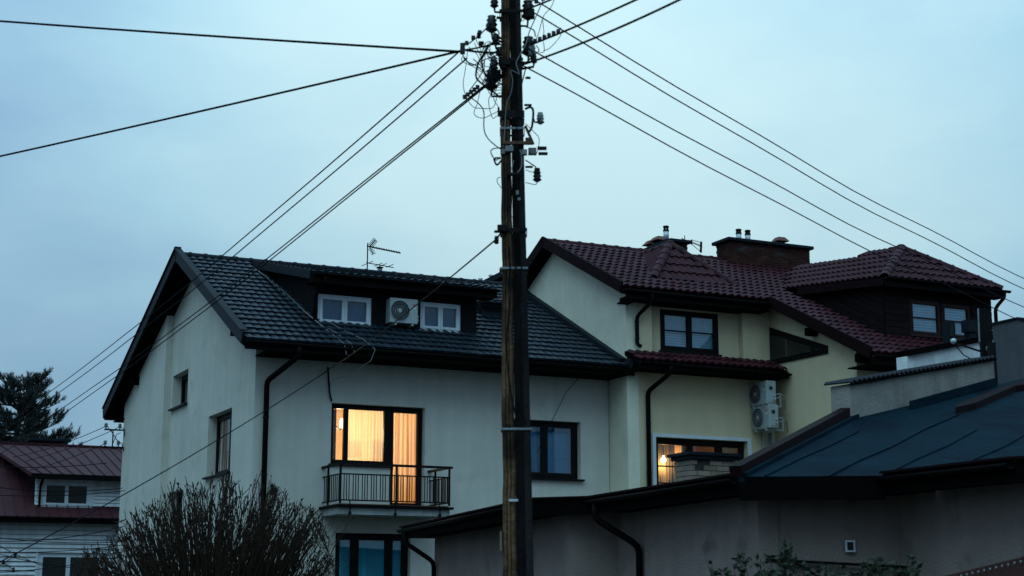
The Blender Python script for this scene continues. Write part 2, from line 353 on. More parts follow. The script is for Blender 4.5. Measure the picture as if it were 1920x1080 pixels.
def downpipe(par, pts, r=.05, clamps=(), fr=None):
    mb = MB(); P = []
    for i, q in enumerate(pts):
        q = Vector(q)
        if 0 < i < len(pts) - 1:
            a = Vector(pts[i - 1]); b = Vector(pts[i + 1]); k = min(.09, (a - q).length * .4, (b - q).length * .4)
            p1 = q + (a - q).normalized() * k; p2 = q + (b - q).normalized() * k
            P += [p1, p1 * .25 + q * .5 + p2 * .25, p2]
        else: P.append(q)
    o = mb.tube(P, r, 10).build('downpipe', 'gutter', par, smooth=True)
    for c in clamps:
        MB().lathe(c, [(r + .008, -.015), (r + .012, 0), (r + .008, .015)], 10).build('pipe_clamp', 'iron', o)
    return o
def gutter(par, a, b, r=.065):
    a = Vector(a); b = Vector(b); d = (b - a).normalized(); s = d.cross(Vector((0, 0, 1))).normalized(); mb = MB(); n = 8; vs = []
    for q in (a, b):
        for rr in (r, r - .008):
            vs += [q + s * (cos(pi + pi * k / n) * rr) + Vector((0, 0, sin(pi + pi * k / n) * rr)) for k in range(n + 1)]
    m = n + 1; fs = []
    for k in range(n):
        fs += [(k, k + 1, 2 * m + k + 1, 2 * m + k), (m + k, m + k + 1, 3 * m + k + 1, 3 * m + k), (k, k + 1, m + k + 1, m + k), (2 * m + k, 2 * m + k + 1, 3 * m + k + 1, 3 * m + k)]
    fs += [(0, m, 3 * m, 2 * m), (n, m + n, 3 * m + n, 2 * m + n)]
    o = mb.add(vs, fs).build('gutter', 'gutter', par, smooth=True); return o

# ------------------------------------------------------------------ tiles
def tile_mesh(name, m, w, e, style):
    n = 7; rows = [[], [], []]
    for i in range(n):
        t = i / (n - 1) - .5; x = t * w * 1.01
        if style == 'scale': h = .019 * cos(2 * pi * t); f = -.055 * cos(2 * pi * t)
        else: h = .026 * cos(2 * pi * (t if t > 0 else t * 1.0)) ; f = -.012 * cos(2 * pi * t)
        rows[0].append((x, f + .006, h - .012)); rows[1].append((x, f, h + .040)); rows[2].append((x, e * 1.04, h))
    vs = rows[0] + rows[1] + rows[2]
    mb = MB().add(vs, [(r * n + i, r * n + i + 1, (r + 1) * n + i + 1, (r + 1) * n + i) for r in range(2) for i in range(n - 1)])
    return mb
def inpoly(p, poly):
    x, y = p; c = False; j = len(poly) - 1
    for i in range(len(poly)):
        xi, yi = poly[i]; xj, yj = poly[j]
        if (yi > y) != (yj > y) and x < (xj - xi) * (y - yi) / (yj - yi) + xi: c = not c
        j = i
    return c
def roof_axes(p0, a, up):
    a = Vector(a).normalized(); up = Vector(up); up = (up - a * up.dot(a)).normalized(); n = a.cross(up)
    if n.z < 0: n = -n
    return Vector(p0), a, up, n
class Tiler:
    """collects tile places on several roof planes of one house; the nearest 300 become parts, the rest one joined part"""
    def __init__(s, par, mname, w, e, style):
        s.par = par; s.m = mname; s.w = w; s.e = e; s.mb = tile_mesh('tile', mname, w, e, style); s.P = []
    def plane(s, p0, a, up, poly3, holes3=(), off=.035, w=None):
        p0, a, up, n = roof_axes(p0, a, up); to2 = lambda q: ((Vector(q) - p0).dot(a), (Vector(q) - p0).dot(up))
        poly = [to2(q) for q in poly3]; holes = [[to2(q) for q in h] for h in holes3]
        x0 = min(q[0] for q in poly); x1 = max(q[0] for q in poly); y0 = min(q[1] for q in poly); y1 = max(q[1] for q in poly)
        nx = max(1, round((x1 - x0) / s.w)); wx = (x1 - x0) / nx
        y = y0
        while y < y1 - s.e * .3:
            for i in range(nx):
                c = (x0 + (i + .5) * wx, y + s.e * .5)
                if inpoly(c, poly) and not any(inpoly(c, h) for h in holes):
                    pos = p0 + a * c[0] + up * y + n * (off + random.uniform(-.004, .004)) + up * random.uniform(-.006, .006)
                    jt = random.uniform(-.012, .012); s.P.append((pos, (a + up * jt) * (wx / s.w), up - a * jt, n))
            y += s.e
    def finish(s):
        par = s.par; off = Vector(par['_off']); mw0 = Matrix.Translation(par.location) @ Matrix.Rotation(ROT, 4, 'Z')
        s.P.sort(key=lambda t: (mw0 @ (t[0] - off) - CAM).length)
        me = s.mb.mesh('roof_tile', s.m); j = MB()
        for k, (p, a, up, n) in enumerate(s.P):
            if k < 300:
                mw = Matrix(((a.x, up.x, n.x, p.x - off.x), (a.y, up.y, n.y, p.y - off.y), (a.z, up.z, n.z, p.z - off.z), (0, 0, 0, 1)))
                o = D.objects.new('roof_tile', me); COL.objects.link(o); o.parent = par; o.matrix_basis = mw
            else: j.add([p + a * q[0] + up * q[1] + n * q[2] for q in s.mb.v], s.mb.f)
        if j.v: stuff(j.build('roof_tiles', s.m, par))
def ridge_caps(par, a, b, m, r=.11, step=.36):
    a = Vector(a); b = Vector(b); L = (b - a).length; k = max(1, round(L / step)); d = (b - a) / k; dn = d.normalized()
    x = dn.cross(Vector((0, 0, 1))).normalized(); z = x.cross(dn); off = Vector(par['_off']); n = 7; vs = []
    l = d.length
    for y, rr in ((0, r * 1.0), (l * .86, r), (l * .86, r * 1.14), (l * 1.03, r * 1.14)):
        vs += [(cos(pi * i / (n - 1)) * rr * 1.15, y, sin(pi * i / (n - 1)) * rr - .04) for i in range(n)]
    me = MB().add(vs, [(q * n + i, q * n + i + 1, (q + 1) * n + i + 1, (q + 1) * n + i) for q in range(3) for i in range(n - 1)]).mesh('ridge_cap', m, smooth=False)
    for i in range(k):
        p = a + d * i - off
        o = D.objects.new('ridge_cap', me); COL.objects.link(o); o.parent = par
        o.matrix_basis = Matrix(((x.x, dn.x, z.x, p.x), (x.y, dn.y, z.y, p.y), (x.z, dn.z, z.z, p.z), (0, 0, 0, 1)))
def slab(par, name, poly, t, m):                       # roof plate below a polygon
    return MB().prism(poly, (0, 0, -t)).build(name, m, par)
def bricks(par, x0, x1, y0, y1, z0, z1, bm, bl=.25, bh=.075, j=.012, core='mortar', skip=()):
    """brick faces on the front (-v) and left (-u) sides of a core"""
    c = MB().box(x0 + .012, x1 - .012, y0 + .012, y1 - .012, z0, z1).build('chimney_core', core, par)
    off = Vector(par['_off']); cache = {}
    def put(l, h, dx, pos):
        k = (round(l, 3), dx)
        if k not in cache:
            hh = bh - j
            cache[k] = (MB().box(0, l, 0, .05, 0, hh) if dx else MB().box(0, .05, 0, l, 0, hh)).mesh('brick', bm)
        o = D.objects.new('brick', cache[k]); COL.objects.link(o); o.parent = par
        o.location = Vector(pos) - off + Vector((random.uniform(-.003, .003) * (1 - dx), random.uniform(-.003, .003) * dx, 0))
    n = int((z1 - z0) / bh)
    for r in range(n):
        z = z0 + r * bh + (z1 - z0 - n * bh)
        for dx, lo, hi in ((1, x0, x1), (0, y0, y1)):
            p = lo - (bl / 2 if r % 2 else 0)
            while p < hi - .02:
                a = max(p, lo + .001); b = min(p + bl - j, hi - .001)
                if b - a > .03 and not any(s_[0] < (a + b) / 2 < s_[1] and s_[2] < z + bh / 2 < s_[3] and s_[4] == dx for s_ in skip):
                    put(b - a, bh, dx, (a, y0, z) if dx else (x0, a, z))
                p += bl
    return c

# ================================================================== setting
gm_ = MB(); gm_.add([(-900, -900, 0), (900, -900, 0), (900, 900, 0), (-900, 900, 0)], [(0, 1, 2, 3)])
tag(gm_.build('ground', 'ground'), 'dark garden ground between the houses', 'ground', kind='structure')

# ================================================================== pale house with slate metal tiles
H1 = house('pale_house', 'pale stucco house with slate blue tiled roof and lit balcony room', 0, 0)
ZE, VE, VR, ZR, VB, ZB = 6.88, -.95, 5.1, 9.82, 13.1, 6.80; UL = -.55; UF = 8.62
def zroof1(v): return ZE + (v - VE) * (ZR - ZE) / (VR - VE)
def zback1(v): return ZR - (v - VR) * (ZR - ZB) / (VB - VR)
UE = 8.46
FR = ('u', 0.0); GB = ('v', 0.0); GB2 = ('v', -.18)
weld(wall(FR, 0, UE, 0, 7.2, [(1.70, 3.06, 4.50, 5.80), (3.06, 3.86, 3.60, 5.80), (1.85, 3.55, .9, 3.05), (5.95, 7.72, 4.36, 5.67)])).build('front_wall', 'stucco', H1, clip=[((0, VE, ZE - .14), Vector((0, -(ZR - ZE) / (VR - VE), 1)).normalized())])
s1 = Vector((0, -(ZR - ZE) / (VR - VE), 1)).normalized(); s2 = Vector((0, (ZR - ZB) / (VB - VR), 1)).normalized()
clip1 = [((0, VE, ZE - .14), s1), ((0, VR, ZR - .14), s2)]
weld(wall(GB, .3, 7.5, 0, 9.8, [(1.72, 3.70, 4.40, 5.80), (5.78, 7.33, 6.36, 7.20), (5.85, 7.31, 2.9, 4.28)])).build('gable_wall', 'stucco', H1, clip=clip1)
weld(wall(GB2, 7.5, 12.2, 0, 9.8, [], .5)).build('gable_wall', 'stucco', H1, clip=clip1)
MB().box(.32, UE, 11.9, 12.2, 0, 6.9).build('back_wall', 'stucco', H1)
MB().box(UE - .3, UE - .004, .3, 11.9, 0, 9.8).build('party_wall', 'stucco', H1, clip=clip1)
for z in (3.2, 6.25): MB().box(.32, UE - .32, .32, 11.8, z, z + .25).build('floor_slab', 'dark_room', H1)
MB().box(.95, 1.1, .32, 5.5, 3.46, 6.24).box(1.1, 5.2, 4.6, 4.7, 3.46, 6.24).box(5.1, 5.2, .32, 4.55, 3.46, 6.24).build('room_wall', 'room', H1)
MB().box(1.11, 5.09, .33, 4.59, 6.20, 6.235).build('room_ceiling', 'room', H1)
MB().box(1.11, 5.09, .33, 4.59, 3.46, 3.50).build('room_floor', 'floorwood', H1)
# roof plates
slab(H1, 'roof_plate', [(UL, VE, ZE), (UF, VE, ZE), (UF, -.87, zroof1(-.87)), (UE, -.868, zroof1(-.868)), (UE, VR, ZR), (UL, VR, ZR)], .14, 'soffit')
slab(H1, 'roof_plate', [(UL, VR + .003, ZR), (UE, VR + .003, ZR), (UE, VB, ZB), (UL, VB, ZB)], .14, 'soffit')
for (a, b) in (((UL - .02, VE - .02, ZE + .02), (UL - .02, VR + .06, ZR + .05)), ((UL - .02, VB, ZB + .02), (UL - .02, VR - .03, ZR + .05))):
    MB().bar(a, b, .05, .26).build('verge_board', 'trim_slate', H1)
    a2 = Vector(a) + Vector((-.03, 0, .10)); b2 = Vector(b) + Vector((-.03, 0, .10)); MB().bar(a2 + Vector((.05, 0, .06)), b2 + Vector((.05, 0, .06)), .16, .025).build('verge_cap', 'trim_slate', H1)
MB().box(UL + .03, UF, VE - .012, VE + .012, ZE - .2, ZE + .0).build('fascia', 'gutter', H1)
MB().box(-.02, UE, VE + .03, -.01, ZE - .20, ZE - .17).build('soffit', 'soffit', H1)
MB().box(-.30, UE, VB - 1.0, VB - .05, ZB - .2, ZB - .17).build('soffit', 'soffit', H1)
for (v, z) in ((.55, zroof1(.55)), (VR, ZR), (10.5, zback1(10.5))):
    MB().box(-.40, .02, v - .08, v + .08, z - .42, z - .2).build('purlin_end', 'soffit', H1)
gutter(H1, (UL, VE - .075, ZE - .03), (UF, VE - .075, ZE - .07))
downpipe(H1, [(.62, VE - .07, ZE - .10), (.62, VE - .05, ZE - .28), (.22, -.12, ZE - .72), (.22, -.12, .1)], .06, [(.22, -.12, 5.4), (.22, -.12, 4.2)])
T1 = Tiler(H1, 'tile_slate', .19, .355, 'scale')
du0, du1, dv0 = 1.50, 5.35, .58
T1.plane((UL, VE - .05, zroof1(VE - .05)), (1, 0, 0), (0, VR - VE, ZR - ZE), [(UL + .06, VE - .05, zroof1(VE - .05)), (UE, VE - .05, zroof1(VE - .05)), (UE, VR, ZR), (UL + .06, VR, ZR)],
         [[(du0 + .02, dv0 + .02, zroof1(dv0)), (du1 - .02, dv0 + .02, zroof1(dv0)), (du1 - .02, VR + .5, zroof1(VR + .5)), (du0 + .02, VR + .5, zroof1(VR + .5))],
          [(6.2, 2.1, zroof1(2.1)), (7.3, 2.1, zroof1(2.1)), (7.3, 3.1, zroof1(3.1)), (6.2, 3.1, zroof1(3.1))]])
# dormer
FD = ('u', dv0); DE0, DZ0, DZ1, DV1 = .18, 8.62, 9.73, 4.75          # dormer eave v, z, back z, back v
zd = lambda v: DZ0 + (v - DE0) * (DZ1 - DZ0) / (DV1 - DE0)
dorm = weld(wall(FD, du0, du1, 7.3, 8.56, [(du0 + .03, 2.78, 7.60, 8.27), (3.96, 4.95, 7.64, 8.29)], .15)).build('dormer', 'clad', H1)
window(dorm, FD, du0 + .03, 2.78, 7.60, 8.27, (.5,), -.02, 'frame_white', 'glass_dark', .05, .06, curtain='curtain_blue', sill=True, sillw=.08, sillm='frame_white', name='dormer_window')
window(dorm, FD, 3.96, 4.95, 7.64, 8.29, (.5,), -.02, 'frame_white', 'glass_dark', .05, .055, curtain='curtain_blue', sill=True, sillw=.08, sillm='frame_white', name='dormer_window')
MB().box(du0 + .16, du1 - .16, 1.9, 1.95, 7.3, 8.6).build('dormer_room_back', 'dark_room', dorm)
for uu in (du0, du1):
    x0, x1 = (uu, uu + .12) if uu == du0 else (uu - .12, uu)
    MB().prism([(x0, dv0 + .16, zroof1(dv0 + .16) - .1), (x0, 4.8, zroof1(4.8) - .1), (x0, 4.8, zd(4.8) - .1), (x0, dv0 + .16, zd(dv0 + .16) - .1)], (x1 - x0, 0, 0)).build('dormer_cheek', 'clad', dorm)
v = dv0 + .06
while v < 4.3:                                         # upright boards on the left cheek
    z0 = zroof1(v) + .02; z1 = zd(v) - .16
    if z1 - z0 > .1: MB().prism([(du0 - .022, v, z0), (du0 - .022, v + .15, zroof1(v + .15) + .02), (du0 - .022, v + .15, zd(v + .15) - .16), (du0 - .022, v, z1)], (.02, 0, 0)).build('cladding_board', 'clad', dorm)
    v += .165
drf = slab(H1, 'dormer_roof', [(du0 - .28, DE0, DZ0), (du1 + .3, DE0, DZ0), (du1 + .3, DV1 + .3, zd(DV1 + .3)), (du0 - .28, DV1 + .3, zd(DV1 + .3))], .1, 'soffit')
MB().box(du0 - .30, du1 + .32, DE0 - .03, DE0 - .002, DZ0 - .2, DZ0 + .03).build('fascia', 'gutter', drf)
MB().bar((du0 - .29, DE0, DZ0 - .02), (du0 - .29, DV1, DZ1 - .02), .03, .2).build('verge_board', 'trim_slate', drf)
MB().box(du0 - .26, du1 + .28, DE0, dv0 - .01, DZ0 - .19, DZ0 - .165).build('soffit', 'soffit', drf)
gutter(drf, (du0 - .25, DE0 - .10, DZ0 + .01), (du1 + .34, DE0 - .10, DZ0 - .01), .06)
T1.plane((du0 - .25, DE0 - .04, DZ0), (1, 0, 0), (0, DV1 - DE0, DZ1 - DZ0), [(du0 - .25, DE0 - .04, zd(DE0 - .04)), (du1 + .28, DE0 - .04, zd(DE0 - .04)), (du1 + .28, DV1, DZ1), (du0 - .25, DV1, DZ1)])
downpipe(drf, [(du0 + .02, DE0 - .10, DZ0 - .06), (du0 + .02, DE0 - .08, DZ0 - .2), (du0 - .06, dv0 - .06, DZ0 - .42), (du0 - .06, dv0 - .06, 7.56)], .035)
MB().box(du0 - .05, du1 + .05, dv0 - .05, dv0 - .004, 7.44, 7.53).build('flashing', 'trim_slate', dorm)
# small hatch beside the pole
hm = MB().prism([(6.15, 2.0, zroof1(2.0) + .02), (6.15, 3.05, zroof1(3.05) + .02), (6.15, 2.15, zroof1(2.15) + .38)], (1.1, 0, 0)).build('roof_hatch', 'trim_slate', H1)
MB().box(6.1, 7.3, 1.86, 2.1, zroof1(2.0) + .36, zroof1(2.0) + .40).build('hatch_lid', 'trim_slate', hm)
# flashing against the yellow house
MB().bar((UE - .08, -.84, zroof1(-.84) + .06), (UE - .08, VR, ZR + .08), .15, .18).bar((UF - .06, VE - .1, ZE + .03), (UE - .02, -.87, zroof1(-.87) + .06), .14, .18).build('abutment_flashing', 'trim_slate', H1)
ridge_caps(H1, (UL - .05, VR, ZR + .05), (UE, VR, ZR + .05), 'trim_slate', .10, .37)
T1.finish()
# windows
BW = window(H1, FR, 1.70, 3.06, 4.50, 5.80, (.285,), -.16, 'frame_brown', 'glass_clear', .05, .05, sill=True, name='balcony_window', label='lit window beside the balcony door')
BD = window(H1, FR, 3.06, 3.86, 3.60, 5.80, (), -.16, 'frame_brown', 'glass_clear', .055, .065, sill=False, name='balcony_door', label='lit glazed balcony door with orange drape')
drape_mesh(FR, 2.14, 3.10, 4.2, 6.1, -.52, 13, .03).build('sheer_curtain', 'sheer', BW, smooth=True)
drape_mesh(FR, 3.35, 4.05, 3.55, 6.1, -.50, 7, .035).build('drape', 'drape', BD, smooth=True)
drape_mesh(FR, 3.08, 3.40, 3.55, 6.1, -.56, 5, .02).build('sheer_curtain', 'sheer', BD, smooth=True)
window(H1, FR, 1.85, 3.55, .9, 3.05, (.285, .74), -.14, 'frame_brown', 'glass', .055, .085, curtain='curtain_teal', cd=.02, folds=3, name='ground_floor_window', label='ground floor window with teal blinds')
window(H1, FR, 5.95, 7.72, 4.36, 5.67, (.52,), -.16, 'frame_brown', 'glass', .06, .075, curtain='curtain_blue', folds=14, sillw=.10, name='window')
window(H1, GB, 1.72, 3.70, 4.40, 5.80, (.38,), -.20, 'frame_brown', 'glass', .06, .06, curtain='pane_reflection', cd=.02, sillw=.09, name='gable_window')  # the pale sheet imitates the bright reflection on this pane
drape_mesh(GB, 2.50, 3.6, 4.45, 5.75, -.235, 6, .008).build('curtain', 'curtain_warm', H1, smooth=True)
window(H1, GB, 5.78, 7.33, 6.36, 7.20, (.5,), -.22, 'frame_brown', 'glass_dark', .06, .06, curtain='curtain_blue', sillw=.09, name='gable_window')
window(H1, GB, 5.85, 7.31, 2.9, 4.28, (.5,), -.22, 'frame_brown', 'glass_dark', .06, .06, curtain='curtain_blue', sillw=.09, name='gable_window')
# balcony
BZ = 3.60
bal = MB().box(1.52, 4.0, -1.08, -.002, 3.38, 3.52).build('balcony', 'concrete', H1)
MB().box(1.46, 4.06, -1.16, -.003, 3.525, 3.575).build('balcony_edge', 'gutter', bal)
for k in range(8): MB().box(1.55 + k * .305, 1.55 + k * .305 + .297, -1.06, -.01, 3.577, 3.6).build('floor_tile', 'tilefloor', bal)
r0, r1, rv = 1.54, 3.97, -1.12
MB().box(r0 - .06, r1 + .06, rv - .05, rv + .05, 4.385, 4.43).build('handrail', 'iron', bal)
for uu in (r0, r1): MB().box(uu - .04, uu + .04, rv + .052, -.004, 4.385, 4.428).build('handrail', 'iron', bal)
for z in (4.20, 3.665):
    MB().box(r0, r1, rv - .012, rv + .012, z - .014, z + .014).build('rail', 'iron', bal)
    for uu in (r0, r1): MB().box(uu - .012, uu + .012, rv + .014, -.004, z - .013, z + .013).build('rail', 'iron', bal)
for uu, vv in ((r0, rv), (r1, rv), ((r0 + r1) / 2 + .02, rv), (r0, -.35), (r1, -.35)):
    MB().box(uu - .019, uu + .019, vv - .019, vv + .019, 3.60, 4.386).build('post', 'iron', bal)
bme = MB().box(-.008, .008, -.008, .008, 0, .52).mesh('baluster', 'iron')
def bst(u, v):
    o = D.objects.new('baluster', bme); COL.objects.link(o); o.parent = bal; o.location = (u, v, 3.672)
for k in range(12):
    for dx in (.05, .105, .16): bst(r0 + .03 + k * .199 + dx, rv)
for k in range(9):
    for uu in (r0, r1): bst(uu, rv + .09 + k * .115)
for uu in (1.75, 2.75, 3.75):
    MB().bar((uu, -1.12, 3.66), (uu + .01, -1.13, 3.42), .02).box(uu - .02, uu + .03, -1.15, -1.10, 3.36, 3.43).build('bracket', 'iron', bal)
# interior of the lit room
ch = thing('chandelier', 'glowing chandelier hanging in the lit balcony room', 'lamp', G(2.44, 1.9, 5.33), ROT)
MB().tube([(0, 0, .9), (0, 0, .2)], .012).lathe((0, 0, .14), [(.02, 0), (.05, .03), (.02, .1)]).build('stem', 'iron', ch)
LPOS = []
for k in range(5):
    a = 2 * pi * k / 5 + .3; x, y = .22 * cos(a), .22 * sin(a)
    MB().tube([(0, 0, .18), (x * .6, y * .6, .10), (x, y, .17)], .009).build('arm', 'iron', ch)
    MB().lathe((x, y, .15), [(.03, 0), (.075, .03), (.082, .14), (.055, .20)], 12).build('lamp_shade', 'shade', ch, smooth=True)
lt = D.objects.new('chandelier_light', D.lights.new('chandelier_light', 'POINT')); COL.objects.link(lt); lt.parent = ch; lt.location = (0, 0, .05)
lt.data.energy = 250; lt.data.color = (1, .76, .46); lt.data.shadow_soft_size = .16
for k, (x0, x1, y0, y1) in enumerate(((644, 676, 828, 856), (697, 721, 826, 868))):
    qa = onv(x0, y1, 4.585); qb = onv(x1, y0, 4.585); u = (qa.x + qb.x) / 2; w_ = qb.x - qa.x; h_ = qb.z - qa.z; zp = qa.z
    p = thing('framed_picture', ['wide framed picture on the lit room wall, left one', 'tall framed picture on the lit room wall, right one'][k], 'picture', G(u, 4.585, zp), ROT, 'pictures in the lit room')
    MB().box(-w_ / 2, w_ / 2, -.03, 0, 0, h_).build('frame', 'frame_red', p); MB().box(-w_ / 2 + .04, w_ / 2 - .04, -.036, -.031, .04, h_ - .04).build('print', 'picture', p)
MB().bar((-.19, 12.0, 6.28), (-.74, 12.0, 6.28), .04).bar((-.19, 12.0, 5.80), (-.74, 12.0, 5.80), .04).bar((-.5, 12.0, 5.8), (-.5, 12.0, 6.28), .03).build('wire_bracket', 'iron', H1)
for (x, z) in ((-.7, 6.30), (-.32, 6.30), (-.7, 5.82), (-.34, 5.82)):
    MB().lathe((x, 12.0, z), [(.02, 0), (.02, .05), (.06, .07), (.035, .1), (.055, .12), (.03, .16)], 10).build('insulator', 'porcelain', H1, smooth=True)
MB().tube([(-.68, 11.95, 6.36), (-.55, 11.9, 6.2), (-.4, 11.95, 6.0), (-.25, 11.95, 5.9), (-.19, 11.98, 5.7)], .012).tube([(-.32, 11.95, 6.36), (-.22, 11.9, 6.3), (-.19, 11.96, 6.1)], .012).tube([(-.5, 11.95, 5.9), (-.42, 11.9, 6.15), (-.3, 11.95, 6.2)], .01).build('jumper_cable', 'cable', H1)
# lead wires on the roof and wall
def roofpt(u, v, d=.075): return (u, v, zroof1(v) + d)
MB().tube([roofpt(1.1, 4.6), roofpt(1.25, 3.6), roofpt(1.30, 2.4), roofpt(1.36, 1.2), roofpt(1.45, .3), roofpt(1.52, -.35), roofpt(1.62, -.95, .05), (1.62, -1.1, ZE - .2)], .006).build('lightning_wire', 'cable_white', H1)
MB().tube([roofpt(1.12, 4.5), roofpt(1.32, 3.4), roofpt(1.33, 2.5, .10), roofpt(1.40, 1.1), roofpt(1.47, .2), roofpt(1.66, -.3), roofpt(1.78, -.92, .06), (1.80, -1.12, ZE - .15)], .006).build('lightning_wire', 'cable_white', H1)
MB().tube([roofpt(1.75, .35), roofpt(1.95, -.2), roofpt(2.15, -.6), (2.25, -1.12, ZE - .05), (2.15, -1.13, ZE - .3), (1.85, -.75, ZE - .55), (1.66, -.1, ZE - .62), (1.62, -.06, 6.1)], .006).build('lightning_wire', 'cable_white', H1)
MB().tube([(1.56, -.1, 6.55), (1.60, -.05, 6.3), (1.63, -.05, 6.0), (1.68, -.05, 5.82)], .02).build('service_cable', 'cable', H1)
MB().tube([(7.35, -.82, ZE - .2), (7.2, -.3, 6.3), (6.9, -.1, 5.6), (6.5, -.2, 4.9)], .008).build('loose_wire', 'cable', H1)

# ================================================================== yellow house
H2 = house('yellow_house', 'yellow stucco house with maroon tiled roof, brick chimneys and stepped front', 8.48, -.85)
R0V, R0Z, RV, RZ = -1.25, 8.63, 2.7, 10.51
SL = (RZ - R0Z) / (RV - R0V); zr2 = lambda v: R0Z + (v - R0V) * SL
U0, U3, U4 = 8.48, 12.5, 17.6; V3 = -4.05; VE3 = -4.95
n2 = Vector((0, -SL, 1)).normalized(); n2b = Vector((0, SL, 1)).normalized()
clip2 = [((0, R0V, R0Z - .14), n2), ((0, RV, RZ - .14), n2b)]
LW = ('v', U0); FL = ('u', -.85)
MB().box(U0, U0 + .3, -.85, 7.6, 0, 10.6).build('gable_wall', 'stucco_green', H2, clip=clip2)
weld(wall(FL, U0 + .301, U3, 0, 6.95, [(9.20, 11.70, 3.85, 5.32)])).build('front_wall', 'stucco_yellow', H2)
FC = ('u', -.62)
MB().box(U0 + .301, 9.16, -.85, -.5, 6.96, 8.7).build('wall_pier', 'stucco_yellow', H2)
weld(wall(FC, 9.161, 11.70, 6.96, 8.75, [(9.52, 11.13, 7.38, 8.36)], .25)).build('upper_wall', 'stucco_yellow', H2)
MB().box(11.701, U3, -.80, -.4, 6.96, 8.9).build('wall_pier', 'stucco_yellow', H2)
MB().box(U3, U3 + .3, V3, 2.0, 0, 10.2).build('side_wall', 'stucco_yellow', H2, clip=clip2)
MB().box(U3 + .301, U4, V3, V3 + .3, 0, 7.2).build('front_wall', 'stucco_yellow', H2, clip=clip2)
MB().box(U4, U4 + .3, V3 + .301, 7.6, 0, 10.2).build('end_wall', 'stucco_yellow', H2, clip=clip2)
MB().box(U0 + .301, U4, 7.3, 7.6, 0, 8.1).build('back_wall', 'stucco_yellow', H2)
for z in (3.4, 6.4): MB().box(U0 + .31, U4 - .01, -.54, 7.2, z, z + .25).build('floor_slab', 'dark_room', H2)
# lit room
MB().box(U0 + .31, U0 + .4, -.54, 3, 3.66, 6.39).box(U0 + .4, U3 - .1, 2.9, 3, 3.66, 6.39).box(U3 - .2, U3 - .1, -.54, 2.89, 3.66, 6.39).build('room_wall', 'room', H2)
MB().box(10.15, 10.22, -.5, 2.85, 3.66, 6.38).build('room_partition', 'dark_room', H2)
# roof plates
slab(H2, 'roof_plate', [(8.15, R0V, R0Z), (12.2, R0V, R0Z), (12.2, VE3, zr2(VE3)), (U4 + .35, VE3, zr2(VE3)), (U4 + .35, RV, RZ), (8.15, RV, RZ)], .13, 'soffit')
slab(H2, 'roof_plate', [(8.15, RV + .003, RZ), (U4 + .35, RV + .003, RZ), (U4 + .35, 8.0, RZ - (8 - RV) * SL), (8.15, 8.0, RZ - (8 - RV) * SL)], .13, 'soffit')
def verge(a, b, m='trim_maroon'):
    MB().bar(a, b, .045, .26).build('verge_board', m, H2)
verge((8.13, R0V - .02, R0Z + .02), (8.13, RV + .05, RZ + .04)); verge((8.13, 8.0, RZ - (8 - RV) * SL + .02), (8.13, RV - .02, RZ + .04)); verge((12.18, VE3 - .02, zr2(VE3) + .02), (12.18, R0V, R0Z + .02))
MB().box(8.3, 12.16, R0V - .012, R0V + .012, R0Z - .22, R0Z + .0).build('fascia', 'gutter', H2)
MB().box(8.44, 12.2, R0V + .02, -.5, R0Z - .22, R0Z - .19).build('soffit', 'soffit', H2)
MB().box(12.22, U4 + .3, VE3 - .012, VE3 + .012, zr2(VE3) - .22, zr2(VE3)).build('fascia', 'gutter', H2)
MB().box(12.24, U4 + .3, VE3 + .02, V3 - .01, zr2(VE3) - .22, zr2(VE3) - .19).build('soffit', 'soffit', H2)
for v in (-2.6, -4.4): MB().box(12.25, U3 + .02, v - .09, v + .09, zr2(v) - .36, zr2(v) - .18).build('purlin_end', 'soffit', H2)
MB().box(8.3, U0 + .02, R0V + .02, -.87, R0Z - .30, R0Z - .16).build('purlin_end', 'soffit', H2)
gutter(H2, (8.15, R0V - .08, R0Z - .03), (12.17, R0V - .08, R0Z - .06)); gutter(H2, (12.2, VE3 - .08, zr2(VE3) - .03), (U4 + .3, VE3 - .08, zr2(VE3) - .06))
downpipe(H2, [(8.90, R0V - .08, R0Z - .09), (8.90, R0V - .06, R0Z - .26), (8.72, -.93, R0Z - .56), (8.72, -.93, 7.42), (8.78, -1.0, 7.36)], .045, [(8.72, -.93, 7.95), (8.72, -.93, 7.55)])
# skirt roof between the storeys
slab(H2, 'skirt_roof', [(8.42, -1.52, 6.95), (U3 - .06, -1.52, 6.95), (U3 - .06, -.66, 7.34), (8.42, -.86, 7.25)], .1, 'soffit')
MB().box(8.42, U3 - .03, -1.53, -1.50, 6.78, 6.94).build('fascia', 'gutter', H2); MB().box(8.5, U3 - .03, -1.49, -.86, 6.79, 6.82).build('soffit', 'soffit', H2)
gutter(H2, (8.40, -1.60, 6.92), (U3 - .02, -1.60, 6.88), .055)
downpipe(H2, [(9.20, -1.60, 6.86), (9.20, -1.56, 6.70), (8.98, -.93, 6.34), (8.98, -.93, .1)], .055, [(8.98, -.93, 5.6), (8.98, -.93, 4.5)])
T2 = Tiler(H2, 'tile_maroon', .20, .35, 'roman')
T2.plane((8.42, -1.55, 6.95), (1, 0, 0), (0, .7, .32), [(8.42, -1.55, 6.93), (U3 - .08, -1.55, 6.93), (U3 - .08, -.86, 7.25), (8.42, -.86, 7.25)])
A2 = (10.84, 1.05, 10.37); BL = (9.61, -.12, zr2(-.12)); BR = (12.07, -.06, zr2(-.06)); BK = (10.84, 2.42, 10.37)
DL_, DR_ = (13.5, .1, zr2(.1)), (17.0, .1, zr2(.1)); DF0, DF1 = (13.5, -3.9, 8.85), (17.0, -3.9, 8.85); DA, DK = (15.25, -2.43, 9.98), (15.25, 1.6, 9.98)
